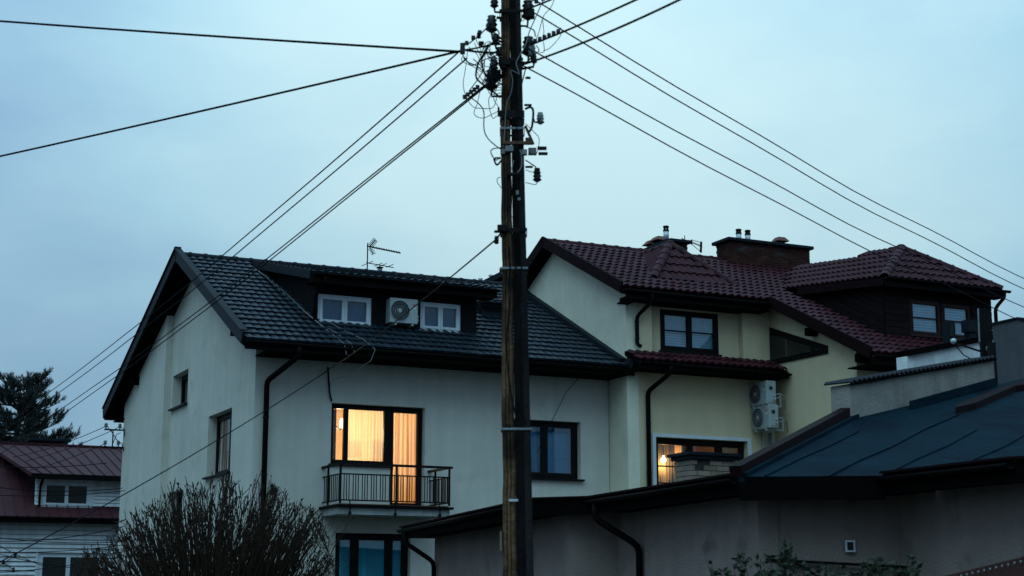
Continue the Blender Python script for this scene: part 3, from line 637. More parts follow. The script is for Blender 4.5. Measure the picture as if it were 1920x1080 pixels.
T2.plane((8.2, R0V - .04, R0Z), (1, 0, 0), (0, 1, SL), [(8.2, VE3 - .04, zr2(VE3 - .04)), (U4 + .3, VE3 - .04, zr2(VE3 - .04)), (U4 + .3, RV, RZ), (8.2, RV, RZ)],
         [[(8.0, VE3 - .2, zr2(VE3 - .2)), (12.22, VE3 - .2, zr2(VE3 - .2)), (12.22, R0V - .05, zr2(R0V - .05)), (8.0, R0V - .05, zr2(R0V - .05))], [BL, BR, BK], [(13.72, -3.5, zr2(-3.5)), (17.0, -3.5, zr2(-3.5)), DR_, DL_]])
# little hipped roof over the bay
hp = MB().add([BL, BR, A2, BK], [(0, 1, 2), (0, 2, 3), (1, 3, 2), (0, 3, 1)]).build('hipped_roof', 'tile_maroon', H2)
T2.plane(BL, Vector(BR) - Vector(BL), Vector(A2) - Vector(BL), [BL, BR, A2]); T2.plane(BL, Vector(BK) - Vector(BL), Vector(A2) - Vector(BL), [BL, A2, BK])
ridge_caps(H2, Vector(BL) + Vector((0, -.05, .06)), Vector(A2) + Vector((0, 0, .06)), 'tile_maroon', .10, .33); ridge_caps(H2, Vector(BR) + Vector((0, 0, .05)), Vector(A2) + Vector((0, 0, .06)), 'tile_maroon', .10, .33)
ridge_caps(H2, Vector(BK) + Vector((0, 0, .04)), Vector(A2) + Vector((0, 0, .04)), 'tile_maroon', .09, .34)
# big dormer on the right
FD2 = ('u', -3.62)
dm = weld(wall(FD2, 13.7, 16.85, 7.3, 8.82, [(14.42, 15.32, 7.66, 8.48), (15.36, 16.22, 7.66, 8.46)], .15)).build('dormer', 'clad_red', H2)
window(dm, FD2, 14.42, 15.32, 7.66, 8.48, (), -.01, 'frame_red', 'glass', .045, .04, (.5,), 'blind', .06, True, sillw=.04, name='dormer_window')
window(dm, FD2, 15.36, 16.22, 7.66, 8.46, (), -.01, 'frame_red', 'glass', .045, .04, (.5,), 'blind', .06, True, sillw=.04, name='dormer_window')
for k in range(10):
    z = 7.34 + k * .15
    for a, b in ((13.7, 14.38), (16.26, 16.85)): MB().box(a, b, -3.645, -3.622, z, z + .138).build('cladding_board', 'clad_red', dm)
MB().prism([(13.7, -3.46, zr2(-3.46) - .1), (13.7, .1, zr2(.1) - .1), (13.7, .1, 9.2), (13.7, -3.46, 8.83)], (.12, 0, 0)).build('dormer_cheek', 'clad_red', dm)
MB().prism([(16.73, -3.46, zr2(-3.46) - .1), (16.73, .1, zr2(.1) - .1), (16.73, .1, 9.2), (16.73, -3.46, 8.83)], (.12, 0, 0)).build('dormer_cheek', 'clad_red', dm)
for k in range(9):                                     # boards laid with the slope of the roof
    o1 = .06 + k * .145
    vs_ = [(13.675, -3.6 + 0 * k, zr2(-3.6) + o1), (13.675, -3.6, zr2(-3.6) + o1 + .132)]
    ztop = lambda v: 8.83 + (v + 3.9) * (zr2(.1) - 8.85) / 4.0
    ve = (ztop(0) - 0 - (zr2(0) + o1 + .132)) / (SL - (zr2(.1) - 8.85) / 4.0)
    if zr2(-3.6) + o1 + .132 < 8.86 and ve > -3.4:
        MB().prism([(13.675, -3.6, zr2(-3.6) + o1), (13.675, min(ve, -.2), zr2(min(ve, -.2)) + o1), (13.675, min(ve, -.2), zr2(min(ve, -.2)) + o1 + .132), (13.675, -3.6, zr2(-3.6) + o1 + .132)], (.022, 0, 0)).build('cladding_board', 'clad_red', dm)
dr = MB().add([DF0, DF1, DA, DK, DL_, DR_], [(0, 1, 2), (0, 2, 3, 4), (1, 5, 3, 2), (0, 4, 5, 1), (3, 5, 4)]).build('dormer_roof', 'soffit', H2)
MB().box(13.5, 17.0, -3.94, -3.90, 8.66, 8.86).build('fascia', 'gutter', dr); MB().bar((13.48, -3.9, 8.77), (13.48, -.6, 8.77 + 3.3 * (zr2(.1) - 8.85) / 4), .03, .18).build('verge_board', 'trim_maroon', dr)
MB().box(13.52, 16.98, -3.89, -3.63, 8.66, 8.68).build('soffit', 'soffit', dr)
gutter(dr, (13.46, -4.0, 8.86), (17.12, -4.0, 8.83), .055)
downpipe(dr, [(16.95, -4.0, 8.78), (16.95, -3.98, 8.66), (16.9, -3.72, 8.45), (16.9, -3.72, 7.4)], .045)
T2.plane(DF0, (1, 0, 0), Vector(DA) - Vector(DF0), [DF0, DF1, DA]); T2.plane(DF0, Vector(DL_) - Vector(DF0), Vector(DA) - Vector(DF0), [DF0, DA, DK, DL_])
up_ = Vector((0, 0, .06))
for a, b in ((DF0, DA), (DF1, DA), (DK, DA)): ridge_caps(H2, Vector(a) + up_, Vector(b) + up_, 'tile_maroon', .10, .33)
ridge_caps(H2, (8.1, RV, RZ + .05), (U4 - 1.6, RV, RZ + .05), 'tile_maroon', .11, .36)
T2.finish()
# windows
window(H2, FC, 9.52, 11.13, 7.38, 8.36, (.5,), .0, 'frame_brown', 'glass', .06, .06, (.5,), 'blind', .10, True, sillw=.06, name='upper_window', label='upper window with dark frames and a pale roller shutter')
GW = window(H2, FL, 9.20, 11.70, 3.85, 5.32, (.40, .72), -.14, 'frame_brown', 'glass_clear', .06, .085, sill=True, name='lit_window', label='lit ground window in a pale blue surround')
mq = MB(); fbox(mq, FL, 9.285, 10.18, 4.66, 4.69, -.18, -.15); fbox(mq, FL, 9.285, 10.18, 4.28, 4.305, -.18, -.15); mq.build('muntin', 'frame_brown', GW)
om = MB(); fbox(om, FR, 1.93, 1.985, 4.57, 5.72, -.55, -.50); fbox(om, FR, 1.78, 1.93, 5.67, 5.72, -.55, -.50); fbox(om, FR, 1.78, 1.93, 4.57, 4.62, -.55, -.50); om.build('open_sash', 'frame_brown', BW)
sr = MB(); fbox(sr, FL, 9.11, 9.199, 3.8, 5.40, .002, .035); fbox(sr, FL, 11.701, 11.80, 3.8, 5.40, .002, .035); fbox(sr, FL, 9.2, 11.70, 5.322, 5.40, .002, .035)
sr.build('window_surround', 'frame_white', GW)
drape_mesh(FL, 9.22, 10.12, 3.85, 5.5, -.95, 8, .02).build('sheer_curtain', 'sheer', GW, smooth=True)
drape_mesh(FL, 9.95, 10.14, 3.85, 5.5, -.40, 3, .02).build('drape', 'drape', GW, smooth=True)
drape_mesh(FL, 10.24, 11.15, 3.85, 5.5, -.42, 9, .03).build('drape', 'drape_brown', GW, smooth=True)
drape_mesh(FL, 11.15, 11.68, 3.85, 5.5, -.40, 4, .03).build('drape', 'curtain_blue', GW, smooth=True)
pl = thing('pendant_lamp', 'glowing round pendant lamp behind the lower lit window', 'lamp', G(*onv(1244, 863, -.05)), ROT)
MB().tube([(0, 0, 1.7), (0, 0, .1)], .008).build('cord', 'iron', pl)
MB().lathe((0, 0, 0), [(.01, -.06), (.05, -.04), (.065, 0), (.05, .04), (.02, .07), (.015, .11)], 14).build('bulb', 'bulb', pl, smooth=True)
l2 = D.objects.new('pendant_light', D.lights.new('pendant_light', 'POINT')); COL.objects.link(l2); l2.parent = pl; l2.location = (0, .0, -.12)
l2.data.energy = 26; l2.data.color = (1, .55, .18); l2.data.shadow_soft_size = .06
l3 = D.objects.new('pendant_light', D.lights.new('pendant_light', 'POINT')); COL.objects.link(l3); l3.location = G(11.0, 1.2, 5.6); l3.data.energy = 20; l3.data.color = (1, .55, .18); l3.data.shadow_soft_size = .1
p2 = thing('pendant_lamp', 'lamp hanging behind the tan drapes of the lower lit window', 'lamp', G(11.0, 1.2, 5.7), ROT)
MB().tube([(0, 0, .66), (0, 0, .1)], .008).build('cord', 'iron', p2); MB().lathe((0, 0, 0), [(.01, -.06), (.05, -.03), (.06, 0), (.04, .05), (.01, .1)], 12).build('bulb', 'shade', p2, smooth=True)
l3.parent = p2; l3.location = (0, 0, -.14)
pt = thing('potted_cactus', 'potted cactus silhouetted on the sill of the lit window', 'plant', G(9.78, -.58, 3.86), ROT)
MB().lathe((0, 0, 0), [(.08, 0), (.11, .18), (.10, .18)], 12).build('pot', 'pot', pt)
cm = MB()
for x, h, r in ((.03, .78, .022), (.12, .68, .02), (-.06, .36, .03), (-.12, .25, .02), (-.28, .45, .012), (-.34, .25, .01)):
    cm.tube([(x * .5, 0, .16), (x, 0, .16 + h * .4), (x * 1.1, 0, .16 + h)], [r, r * 1.15, r * .4], 8)
cm.build('stems', 'leaf', pt, smooth=True)
# triangular window under the sloping verge
tq = [(-.62, 7.28), (-.62, 8.08), (-2.95, 7.30), (-2.95, 7.20)]
tf = MB().prism([(U3 - .03, v, z) for v, z in [(-.56, 7.20), (-.56, 8.2), (-3.05, 7.34), (-3.05, 7.16)]], (.028, 0, 0)).build('triangular_window', 'frame_brown', H2)
MB().prism([(U3 - .042, v, z) for v, z in [(-.72, 7.32), (-.72, 7.98), (-1.42, 7.74), (-1.42, 7.30)]], (.008, 0, 0)).build('pane', 'glass_dark', tf)
MB().prism([(U3 - .042, v, z) for v, z in [(-1.5, 7.30), (-1.5, 7.71), (-2.75, 7.30), (-2.75, 7.28)]], (.008, 0, 0)).build('pane', 'glass_dark', tf)
MB().prism([(U3 - .034, v, z) for v, z in [(-.72, 7.32), (-.72, 7.98), (-2.75, 7.29), (-2.75, 7.28)]], (.003, 0, 0)).build('dark_backing', 'dark_room', tf)  # dark sheet painted in place of the unlit room behind the panes
# brick chimneys on the ridge
def capm(par, x0, x1, y0, y1, z, t=.09, o_=.09): return MB().box(x0 - o_, x1 + o_, y0 - o_, y1 + o_, z + .002, z + t).build('chimney_cap', 'trim_slate', par, bevel=.012)
C2 = thing('brick_chimney', 'wide red brick chimney with two metal flues and one terracotta cowl', 'chimney', G(13.45, 2.3, 10.0), ROT, off=(13.45, 2.3, 10.0))
bricks(C2, 13.45, 16.03, 2.3, 2.95, 10.0, 11.0, 'brick_red', .25, .075, .010, skip=((13.8, 13.96, 10.8, 10.95, 1), (15.0, 15.15, 10.8, 10.95, 1)))
capm(C2, 13.45, 16.03, 2.3, 2.95, 11.0)
C1 = thing('brick_chimney', 'narrow red brick chimney with one metal flue, behind the small hip', 'chimney', G(12.15, 3.1, 10.0), ROT, off=(12.15, 3.1, 10.0))
bricks(C1, 12.15, 12.65, 3.1, 4.7, 10.0, 11.0, 'brick_red', .25, .075, .010)
capm(C1, 12.15, 12.65, 3.1, 4.7, 11.0)
def flue(u, v, z, lab, h=.34):
    f = thing('metal_flue', lab, 'flue', G(u, v, z), ROT, 'metal flues on the brick chimneys')
    MB().lathe((0, 0, 0), [(.075, 0), (.072, h * .62)], 14).build('pipe', 'steel', f, smooth=True)
    for k in range(8):
        a = 2 * pi * k / 8; MB().box(.06 * cos(a) - .008, .06 * cos(a) + .008, .06 * sin(a) - .008, .06 * sin(a) + .008, h * .62, h * .9).build('fin', 'iron', f)
    MB().lathe((0, 0, h * .6), [(.082, 0), (.082, .035)], 14).build('collar', 'iron', f); MB().lathe((0, 0, h * .9), [(.082, 0), (.08, .03), (.03, .045)], 14).build('cap', 'iron', f)
flue(13.95, 2.6, 11.09, 'left of the two metal flues on the wide chimney'); flue(14.24, 2.6, 11.09, 'right of the two metal flues on the wide chimney'); flue(12.08, 3.25, 11.09, 'single metal flue on the narrow chimney', .38)
def cowl(u, v, z, lab, s=1):
    f = thing('chimney_cowl', lab, 'cowl', G(u, v, z), ROT, 'terracotta chimney cowls')
    MB().box(-.09 * s, .09 * s, -.09 * s, .09 * s, 0, .12).build('base', 'brick_red', f)
    MB().add([(-.19 * s, -.19 * s, .12), (.19 * s, -.19 * s, .12), (.19 * s, .19 * s, .12), (-.19 * s, .19 * s, .12), (-.1 * s, -.1 * s, .24), (.1 * s, -.1 * s, .24), (.1 * s, .1 * s, .24), (-.1 * s, .1 * s, .24)], [(3, 2, 1, 0), (4, 5, 6, 7), (0, 1, 5, 4), (1, 2, 6, 5), (2, 3, 7, 6), (3, 0, 4, 7)]).build('hood', 'terracotta', f)
cowl(15.28, 2.6, 11.09, 'terracotta cowl on the wide chimney'); cowl(12.3, 3.95, 11.09, 'larger front terracotta cowl on the narrow chimney', 1.25); cowl(12.35, 4.45, 11.09, 'rear terracotta cowl on the narrow chimney', 1.1)
def yagi(mb, p, d, l, n, w, e=(0, 0, 1), r=.011):
    p = Vector(p); d = Vector(d).normalized(); e = Vector(e)
    for k in range(n):
        q = p + d * (l * (k + .5) / n); mb.tube([q - e * w / 2, q + e * w / 2], r, 4)
    return mb
an = thing('tv_antenna', 'small grid television antenna on the narrow brick chimney', 'antenna', G(12.72, 3.35, 11.09), ROT)
MB().tube([(0, 0, -.05), (0, 0, .2)], .012).build('mast', 'iron', an); MB().tube([(-.1, 0, .11), (.55, 0, -.06)], .012).build('boom', 'iron', an)
MB().bar((.22, 0, .1), (.52, 0, .06), .012).bar((.22, 0, -.02), (.50, 0, -.20), .012).bar((.52, 0, .08), (.5, 0, -.22), .045).bar((.22, 0, .11), (.22, 0, -.03), .03).build('reflector', 'iron', an)
yagi(MB(), (.2, 0, .06), (1, 0, -.25), .32, 7, .03, (0, 1, .5)).build('elements', 'iron', an)
# television antennas and vent pipe on the pale house
a1 = thing('tv_antenna', 'tall mast with three television antennas above the slate ridge', 'antenna', G(4.45, 5.45, ZR), ROT)
MB().tube([(0, 0, -.1), (0, 0, .88)], .016).build('mast', 'iron', a1)
MB().tube([(-.02, 0, .80), (.95, .1, .73)], .018).build('boom', 'iron', a1); yagi(MB(), (.15, .02, .79), (1, .1, -.07), .8, 11, .10, (0, .7, .7), .012).build('elements', 'iron', a1)
MB().tube([(.05, 0, .78), (.2, 0, .98)], .012).tube([(.05, 0, .78), (.16, 0, .60)], .012).build('boom', 'iron', a1)
yagi(yagi(MB(), (.07, 0, .8), (.6, 0, .8), .25, 6, .16, (.8, .3, -.5), .011), (.07, 0, .76), (.5, 0, -.8), .2, 5, .16, (.8, .3, .4), .011).build('elements', 'iron', a1)
MB().tube([(-.03, 0, .36), (.72, 0, .30)], .012).build('boom', 'iron', a1)
mm_ = MB()
for x, l in ((0, .55), (.3, .42), (.42, .40), (.62, .38)): mm_.tube([(x - l * .35, -.1, .33 - l * .16), (x + l * .35, .1, .33 + l * .2)], .012, 4)
mm_.build('elements', 'iron', a1)
vp_ = thing('vent_pipe', 'pale metal vent pipe with dark cap behind slate ridge', 'vent pipe', G(4.85, 5.6, ZR - .12), ROT)
MB().lathe((0, 0, 0), [(.065, 0), (.065, .38)], 12).build('pipe', 'steel', vp_, smooth=True); MB().lathe((0, 0, .38), [(.055, 0), (.07, .02), (.10, .035), (.085, .05), (.02, .055)], 12).build('cap', 'iron', vp_, smooth=True)

# ================================================================== air conditioners
def ac(loc, rz, lab, w=.72, h=.56, d=.27):
    t = thing('air_conditioner', lab, 'air conditioner', loc, rz, 'outdoor air conditioner units')      # front faces local -y
    MB().box(-w / 2, w / 2, 0, d, 0, h).build('casing', 'ac', t, bevel=.012)
    cx, cz, r = -.10, h * .5, .225
    f = MB().lathe((cx, -.004, cz), [(r, 0), (r, .003)], 28, (0, -1, 0)).build('fan_opening', 'ac_dark', t)
    g = MB()
    for rr in (.225, .17, .115): g.tube([(cx + rr * cos(2 * pi * k / 28), -.018, cz + rr * sin(2 * pi * k / 28)) for k in range(29)], .006 if rr > .2 else .003, 4)
    for k in range(26):
        a = 2 * pi * k / 26; g.tube([(cx + .05 * cos(a), -.016, cz + .05 * sin(a)), (cx + .15 * cos(a + .25), -.017, cz + .15 * sin(a + .25)), (cx + r * cos(a + .42), -.016, cz + r * sin(a + .42))], .002, 3)
    g.build('fan_grille', 'ac', f)
    MB().lathe((cx, -.01, cz), [(.05, 0), (.045, .014)], 16, (0, -1, 0)).build('fan_hub', 'ac', f)
    MB().lathe((w / 2 - .10, -.001, h - .13), [(.024, 0), (.024, .003)], 12, (0, -1, 0)).build('logo', 'logo_red', t)
    MB().box(w / 2 - .14, w / 2 - .06, -.004, -.001, h - .22, h - .18).build('label_plate', 'frame_white', t)
    MB().box(w / 2 + .001, w / 2 + .012, .05, d - .05, .05, h - .08).build('service_cover', 'ac', t); MB().box(w / 2 + .013, w / 2 + .03, .07, d - .12, h * .62, h * .75).build('handle', 'ac_dark', t)
    for z in (.12, .2): MB().lathe((w / 2 + .012, d - .09, z), [(.018, 0), (.018, .05), (.026, .05), (.026, .065)], 8, (1, 0, 0)).build('valve', 'steel', t)
    for x in (-w * .3, w * .3): MB().bar((x, -.02, -.03), (x, d + .22, -.03), .04).bar((x, d + .2, -.03), (x, d + .2, .25), .035).build('bracket', 'ac', t)
    MB().tube([(w / 2 + .06, d - .09, .2), (w / 2 + .12, d + .02, .24), (w / 2 + .08, d + .16, .18), (w / 2 + .05, d + .2, .02)], .016, 6).tube([(w / 2 + .06, d - .09, .12), (w / 2 + .13, d + .02, .15), (w / 2 + .07, d + .17, .1), (w / 2 + .04, d + .21, -.1)], .012, 6).build('pipes', 'cable_white', t, smooth=True)
    return t
ac(G(3.44, .27, 7.70), ROT, 'white air conditioner between the dormer windows of the slate roof', .67)
ac(G(11.80, -1.22, 6.14), ROT - pi / 2, 'upper of the two white air conditioners beside the yellow wall', .70, .55, .27)
ac(G(11.82, -1.26, 5.58), ROT - pi / 2, 'lower of the two white air conditioners beside the yellow wall', .70, .55, .27)
MB().box(12.1, 12.17, -.91, -.86, 4.2, 5.6).build('cable_duct', 'ac', H2); MB().box(12.3, 12.36, -1.0, -.86, 4.2, 6.7).build('cable_duct', 'ac', H2)

# ================================================================== low building in the right foreground
P = [PZ(x, y, 2.95) for x, y in ((755, 993), (1003, 941), (1110, 938), (1385, 896), (1658, 894), (1904, 867))]
P.append(P[5] + Vector((.35, -.1, 0))); P.append(P[6] + Vector((.9, -2.2, 0)))
FB = thing('low_building', 'low mauve rendered building with stepped dark eaves behind the pole', 'building', (P[3].x, P[3].y, 0), 0, off=(P[3].x, P[3].y, 0))
def off2(p, q, d):
    t = (q - p).normalized(); return Vector((-t.y, t.x, 0)) * d
E_ = [P[0], P[1], P[2], P[3], P[4], P[5], P[6], P[7]]
back = [Vector((9.5, 14, 2.95)), Vector((9.5, 24, 2.95)), Vector((3.9, 29.2, 2.95)), Vector((-1.0, 30.4, 2.95))]
flat = [q + Vector((0, 0, .0)) for q in E_[:4]] + [Vector((3.6, 18.2, 2.95)), Vector((4.4, 22, 2.95)), Vector((3.9, 29.2, 2.95)), Vector((-1.0, 30.4, 2.95))]
MB().prism(flat, (0, 0, -.10)).build('flat_roof', 'felt', FB)
MB().prism([P[4] + Vector((0.02, 0, -.004)), P[5] + Vector((0, 0, -.004)), P[6] + Vector((0, 0, -.004)), P[7] + Vector((0, 0, -.004)), Vector((9.5, 13, 2.946)), Vector((9.5, 17.42, 2.946))], (0, 0, -.10)).build('flat_roof', 'felt', FB)
for i in range(7):                                     # fascias and gutters follow the stepped eaves
    a, b = E_[i], E_[i + 1]
    if i == 3: continue
    o1 = off2(a, b, .012)
    MB().bar(a - o1 + Vector((0, 0, -.08)), b - o1 + Vector((0, 0, -.08)), .022, .22).build('fascia', 'soffit', FB)
    MB().bar(a - o1 * 2 + Vector((0, 0, .045)), b - o1 * 2 + Vector((0, 0, .045)), .09, .025).build('edge_trim', 'trim_maroon', FB)
    if i in (0, 2, 4): gutter(FB, a - o1 * 5.5 + Vector((0, 0, -.01)), b - o1 * 5.5 + Vector((0, 0, -.01)), .06)
MB().bar(P[3] + Vector((0, -.02, -.12)), P[4] + Vector((0, -.02, -.12)), .03, .26).build('fascia', 'soffit', FB)
# walls set back below the eaves
wl = .5
def wseg(a, b, m, t=.25, z1=2.84): 
    a = Vector((a[0], a[1], 0)); b = Vector((b[0], b[1], 0)); n = off2(a, b, t)
    return MB().prism([a, b, b + n, a + n], (0, 0, z1)).build('wall', m, FB)
nA = off2(P[0], P[1], wl); nB = off2(P[2], P[3], wl)
A0 = P[0] + nA + (P[1] - P[0]) * .06; A1 = P[1] + nA + (P[1] - P[0]) * .0
B0 = P[2] + nB + (P[2] - P[3]) * .02; B1 = P[3] + nB * .72 + (P[3] - P[2]) * -.06
wseg(A0, A1, 'stucco_mauve'); wseg(A1 + Vector((.0, .002, 0)), (B0.x + .45, A1.y + .0, 0), 'stucco_mauve'); wseg((B0.x - (B1 - B0).x * .08, max(B0.y + .3, A1.y + .12), 0), B1, 'stucco_mauve')
C0 = Vector((B1.x + .003, B1.y + .10, 0)); C1_ = PZ(1712, 893, 2.95); C1_ = Vector((C1_.x, C0.y + .05, 0))
wseg(C0, C1_, 'stucco_mauve'); nD = off2(P[4], P[5], wl * .7)
wseg(C1_ + Vector((-.02, .02, 0)), P[5] + nD + (P[5] - P[4]) * 1.6, 'stucco_mauve')
wseg(A0 + Vector((5, -.6, 0)), A0 + Vector((.26, .06, 0)), 'stucco_mauve')
for q, n_ in ((0, nA), (2, nB), (4, nD)):              # soffit boards under the eaves
    a, b = E_[q], E_[q + 1]; s_ = n_.normalized() * .04
    MB().prism([a + s_ + Vector((0, 0, -.14)), b + s_ + Vector((0, 0, -.14)), b + n_ * 1.2 + Vector((0, 0, -.14)), a + n_ * 1.2 + Vector((0, 0, -.14))], (0, 0, -.02)).build('soffit', 'soffit', FB)
MB().prism([P[3] + Vector((.03, .03, -.14)), P[4] + Vector((.6, .03, -.14)), P[4] + Vector((.6, .7, -.14)), P[3] + Vector((.03, .7, -.14))], (0, 0, -.02)).build('soffit', 'soffit', FB)
def fpipe(i, t, r, wn_):
    a = E_[i] * (1 - t) + E_[i + 1] * t; n = off2(E_[i], E_[i + 1], 1).normalized(); top = a - n * .06 + Vector((0, 0, -.06)); w0 = a + n * (wl - .07); d = (E_[i + 1] - E_[i]).normalized()
    downpipe(FB, [top, top + Vector((0, 0, -.2)), w0 + d * wn_ + Vector((0, 0, -.62)), Vector(((w0 + d * wn_).x, (w0 + d * wn_).y, .05))], r)
fpipe(0, .06, .045, .25); fpipe(2, .06, .045, .30)
vt_ = PZ(1595, 1024, 2.0); yv = C0.y - .02
q = CAM + ray(1594, 1024) * ((yv - CAM.y) / ray(1594, 1024).y)
vg = MB().box(q.x - .055, q.x + .055, yv - .01, yv + .01, q.z - .065, q.z + .065).build('vent', 'frame_white', FB)
MB().box(q.x - .035, q.x + .035, yv - .016, yv - .011, q.z - .045, q.z + .045).build('grille', 'ac_dark', vg)
for k in range(0): MB().box(q.x - .035, q.x + .035, yv - .022, yv - .017, q.z - .04 + k * .018, q.z - .034 + k * .018).build('louvre', 'steel', vg)
ql = CAM + ray(1426, 1049) * ((yv - .03 - CAM.y) / ray(1426, 1049).y); qr = CAM + ray(1713, 1064) * ((yv - .03 - CAM.y) / ray(1713, 1064).y)
MB().bar(ql, qr, .05, .03).build('wall_ledge', 'gutter', FB)
MB().bar(ql + Vector((.35, -.02, -.02)), ql + Vector((.65, -.02, -.2)), .03)\
    .build('ledge_strut', 'gutter', FB)
q = P[4] + nD; 
# felt roof behind the stepped eaves
T_ = .27; Y0 = P[3].y
fz = lambda y: 2.97 + T_ * (y - Y0)
def FT(x, y, dz=0):
    r = ray(x, y); t = (2.97 - T_ * Y0 - 1.6 + dz) / (r.z - T_ * r.y); return CAM + r * t
K0, K1 = FT(1385, 894), FT(1604, 781); K2, K3 = FT(1866, 722), FT(1990, 694); K4 = Vector((K3.x + .3, Y0 + .25, fz(Y0 + .25))); K5 = FT(1660, 892)
fr_ = MB().prism([K0, K5, Vector((K4.x, Y0 + .02, fz(Y0 + .02))), K3, K2, K1], (0, 0, -.06)).build('felt_roof', 'felt', FB)
MB().bar(K0 + Vector((-.03, 0, .06)), K1 + Vector((-.06, .05, .10)), .14, .12).build('verge_curb', 'trim_maroon', fr_)
MB().bar(K0 + Vector((.07, 0, .02)), K1 + Vector((.04, 0, .02)), .06, .05).build('curb_flashing', 'felt', fr_)
MB().bar(FT(1528, 812, .04) + Vector((-.02, 0, .02)), FT(1560, 797, .04) + Vector((-.02, 0, .02)), .06, .05).build('metal_patch', 'steel', fr_)
def lap(pts, w=.04):
    for a, b in zip(pts, pts[1:]): MB().bar(FT(*a, .010), FT(*b, .010), w, .014).build('felt_lap', 'felt', fr_)
for d_ in (-115, 105, 215): lap([(1550 + d_, 892), (1612 + d_, 861), (1670 + d_, 836), (1725 + d_, 808 - max(0, d_) * .02)], .025)
lap([(1550, 893), (1610, 862), (1668, 838), (1728, 806), (1795, 777)], .06)
MB().prism([FT(1792, 777), FT(1830, 768), FT(1905, 735), FT(1990, 724), FT(1990, 716), FT(1905, 728), FT(1830, 757), FT(1792, 772)], (0, 0, .10)).build('roof_ridge_strip', 'trim_maroon', fr_)
# sloping parapet with corrugated coping
PA = thing('parapet_wall', 'stained grey parapet wall with small tile coping above the felt roof', 'wall', (K1.x, K1.y, K1.z - .3), 0, off=(K1.x, K1.y, K1.z - .3))
pa0, pa1 = FT(1596, 786, .0), FT(1866, 722, .0); pd = (pa1 - pa0); pdn = Vector((pd.x, pd.y, 0)).normalized(); pn = Vector((-pdn.y, pdn.x, 0))
HP = .47
MB().prism([pa0 + Vector((0, 0, -.15)), pa1 + Vector((0, 0, -.15)), pa1 + Vector((0, 0, HP - .07)), pa0 + Vector((0, 0, HP))], pn * .30).build('wall', 'stucco_grey', PA)
cp = (pd + Vector((0, 0, -.07))) / 34
for k in range(34):
    a = pa0 + cp * k + Vector((0, 0, HP + .03)) - pn * .07 - pd * .012; b = a + cp * .93
    vs = []
    for q in (a, (a + b) / 2 + Vector((0, 0, .028)), b):
        vs += [q, q + pn * .44, q + Vector((0, 0, .022)), q + pn * .44 + Vector((0, 0, .022))]
    MB().add(vs, [(0, 1, 5, 4), (2, 3, 7, 6), (4, 5, 9, 8), (6, 7, 11, 10), (0, 4, 6, 2), (4, 8, 10, 6), (1, 5, 7, 3), (5, 9, 11, 7), (0, 1, 3, 2), (8, 9, 11, 10)]).build('coping_tile', 'trim_slate', PA)
fl0, fl1 = FT(1705, 768, .0), FT(1866, 725, .0)
MB().prism([fl0 - pn * .03, fl1 - pn * .03, fl1 - pn * .03 + Vector((0, 0, .14)), fl0 - pn * .03 + Vector((0, 0, .12))], pn * .028).build('felt_upstand', 'felt', PA)
MB().bar(pa0 + Vector((0, 0, HP + .012)) - pn * .03, pa1 + Vector((0, 0, HP - .058)) - pn * .03, .05, .03).build('coping_batten', 'soffit', PA)
# white wall behind it
wb0 = PX(1702, 700, 28.5); wb1 = PX(1872, 680, 30.0); wt0 = PX(1702, 667, 28.5); wt1 = PX(1872, 634, 30.0)
WW = thing('white_wall', 'streaked white wall with dark sloping coping behind the grey parapet', 'wall', (wb0.x, wb0.y, 0), 0, off=(wb0.x, wb0.y, 0))
nn = Vector((-(wb1 - wb0).y, (wb1 - wb0).x, 0)).normalized() * .25
MB().prism([Vector((wb0.x, wb0.y, 0)), Vector((wb1.x, wb1.y, 0)), Vector((wb1.x, wb1.y, wt1.z)), Vector((wb0.x, wb0.y, wt0.z))], nn).build('wall', 'white_render', WW)
MB().bar(Vector((wb0.x, wb0.y, wt0.z + .06)) + nn * .3, Vector((wb1.x, wb1.y, wt1.z + .06)) + nn * .5, .34, .10).build('coping', 'soffit', WW)
# chimney block, post and vents at the right edge
cb = PX(1916, 735, 27.2)
CBk = thing('rendered_chimney', 'big dark grey rendered chimney stack at the right edge', 'chimney', (cb.x, cb.y, 3), ROT)
MB().box(0, 1.3, 0, .62, 0, PX(1873, 600, 27.5).z - 3).build('stack', 'stack', CBk); MB().box(-.03, 1.34, -.03, .65, PX(1873, 600, 27.5).z - 2.998, PX(1873, 596, 27.5).z - 3).build('cap', 'trim_slate', CBk)
po = PX(1864, 735, 26.6)
PO = thing('roof_post', 'thin dark post beside the grey chimney stack', 'post', (po.x, po.y, 3.5), 0)
MB().tube([(0, 0, 0), (0, 0, PX(1861, 640, 26.6).z - 3.5)], .075, 8).build('post', 'iron', PO); MB().lathe((-.04, -.05, PX(1861, 700, 26.6).z - 3.5), [(.05, 0), (.05, .05)], 8).build('clamp', 'iron', PO)
po2 = PX(1852, 700, 28.4)
P2_ = thing('roof_post', 'wide dark post in front of the dormer, beside the lamp arm', 'post', (po2.x, po2.y, 4), 0)
MB().box(-.10, .10, -.06, .06, 0, PX(1852, 575, 28.4).z - 4).build('post', 'clad', P2_); MB().tube([(-.13, -.05, PX(1845, 640, 28.4).z - 4), (-.12, -.05, PX(1845, 575, 28.4).z - 4)], .016, 6).build('conduit', 'strap', P2_)
fl = PX(1790, 643, 28.2); fl2 = PX(1848, 662, 28.2)
LA = thing('lamp_arm', 'small metal lamp on a thin arm above the white wall', 'lamp', fl, 0)
MB().bar((0, 0, 0), fl2 - fl, .03).build('arm', 'iron', LA); MB().lathe((-.02, 0, -.02), [(.02, 0), (.05, .03), (.055, .08), (.02, .1)], 10).build('lamp_head', 'steel', LA, smooth=True)
MB().tube([(0, 0, -.03), (.15, 0, -.22), (.4, -.02, -.36), (.62, -.05, -.42)], .010).build('cable', 'cable', LA)
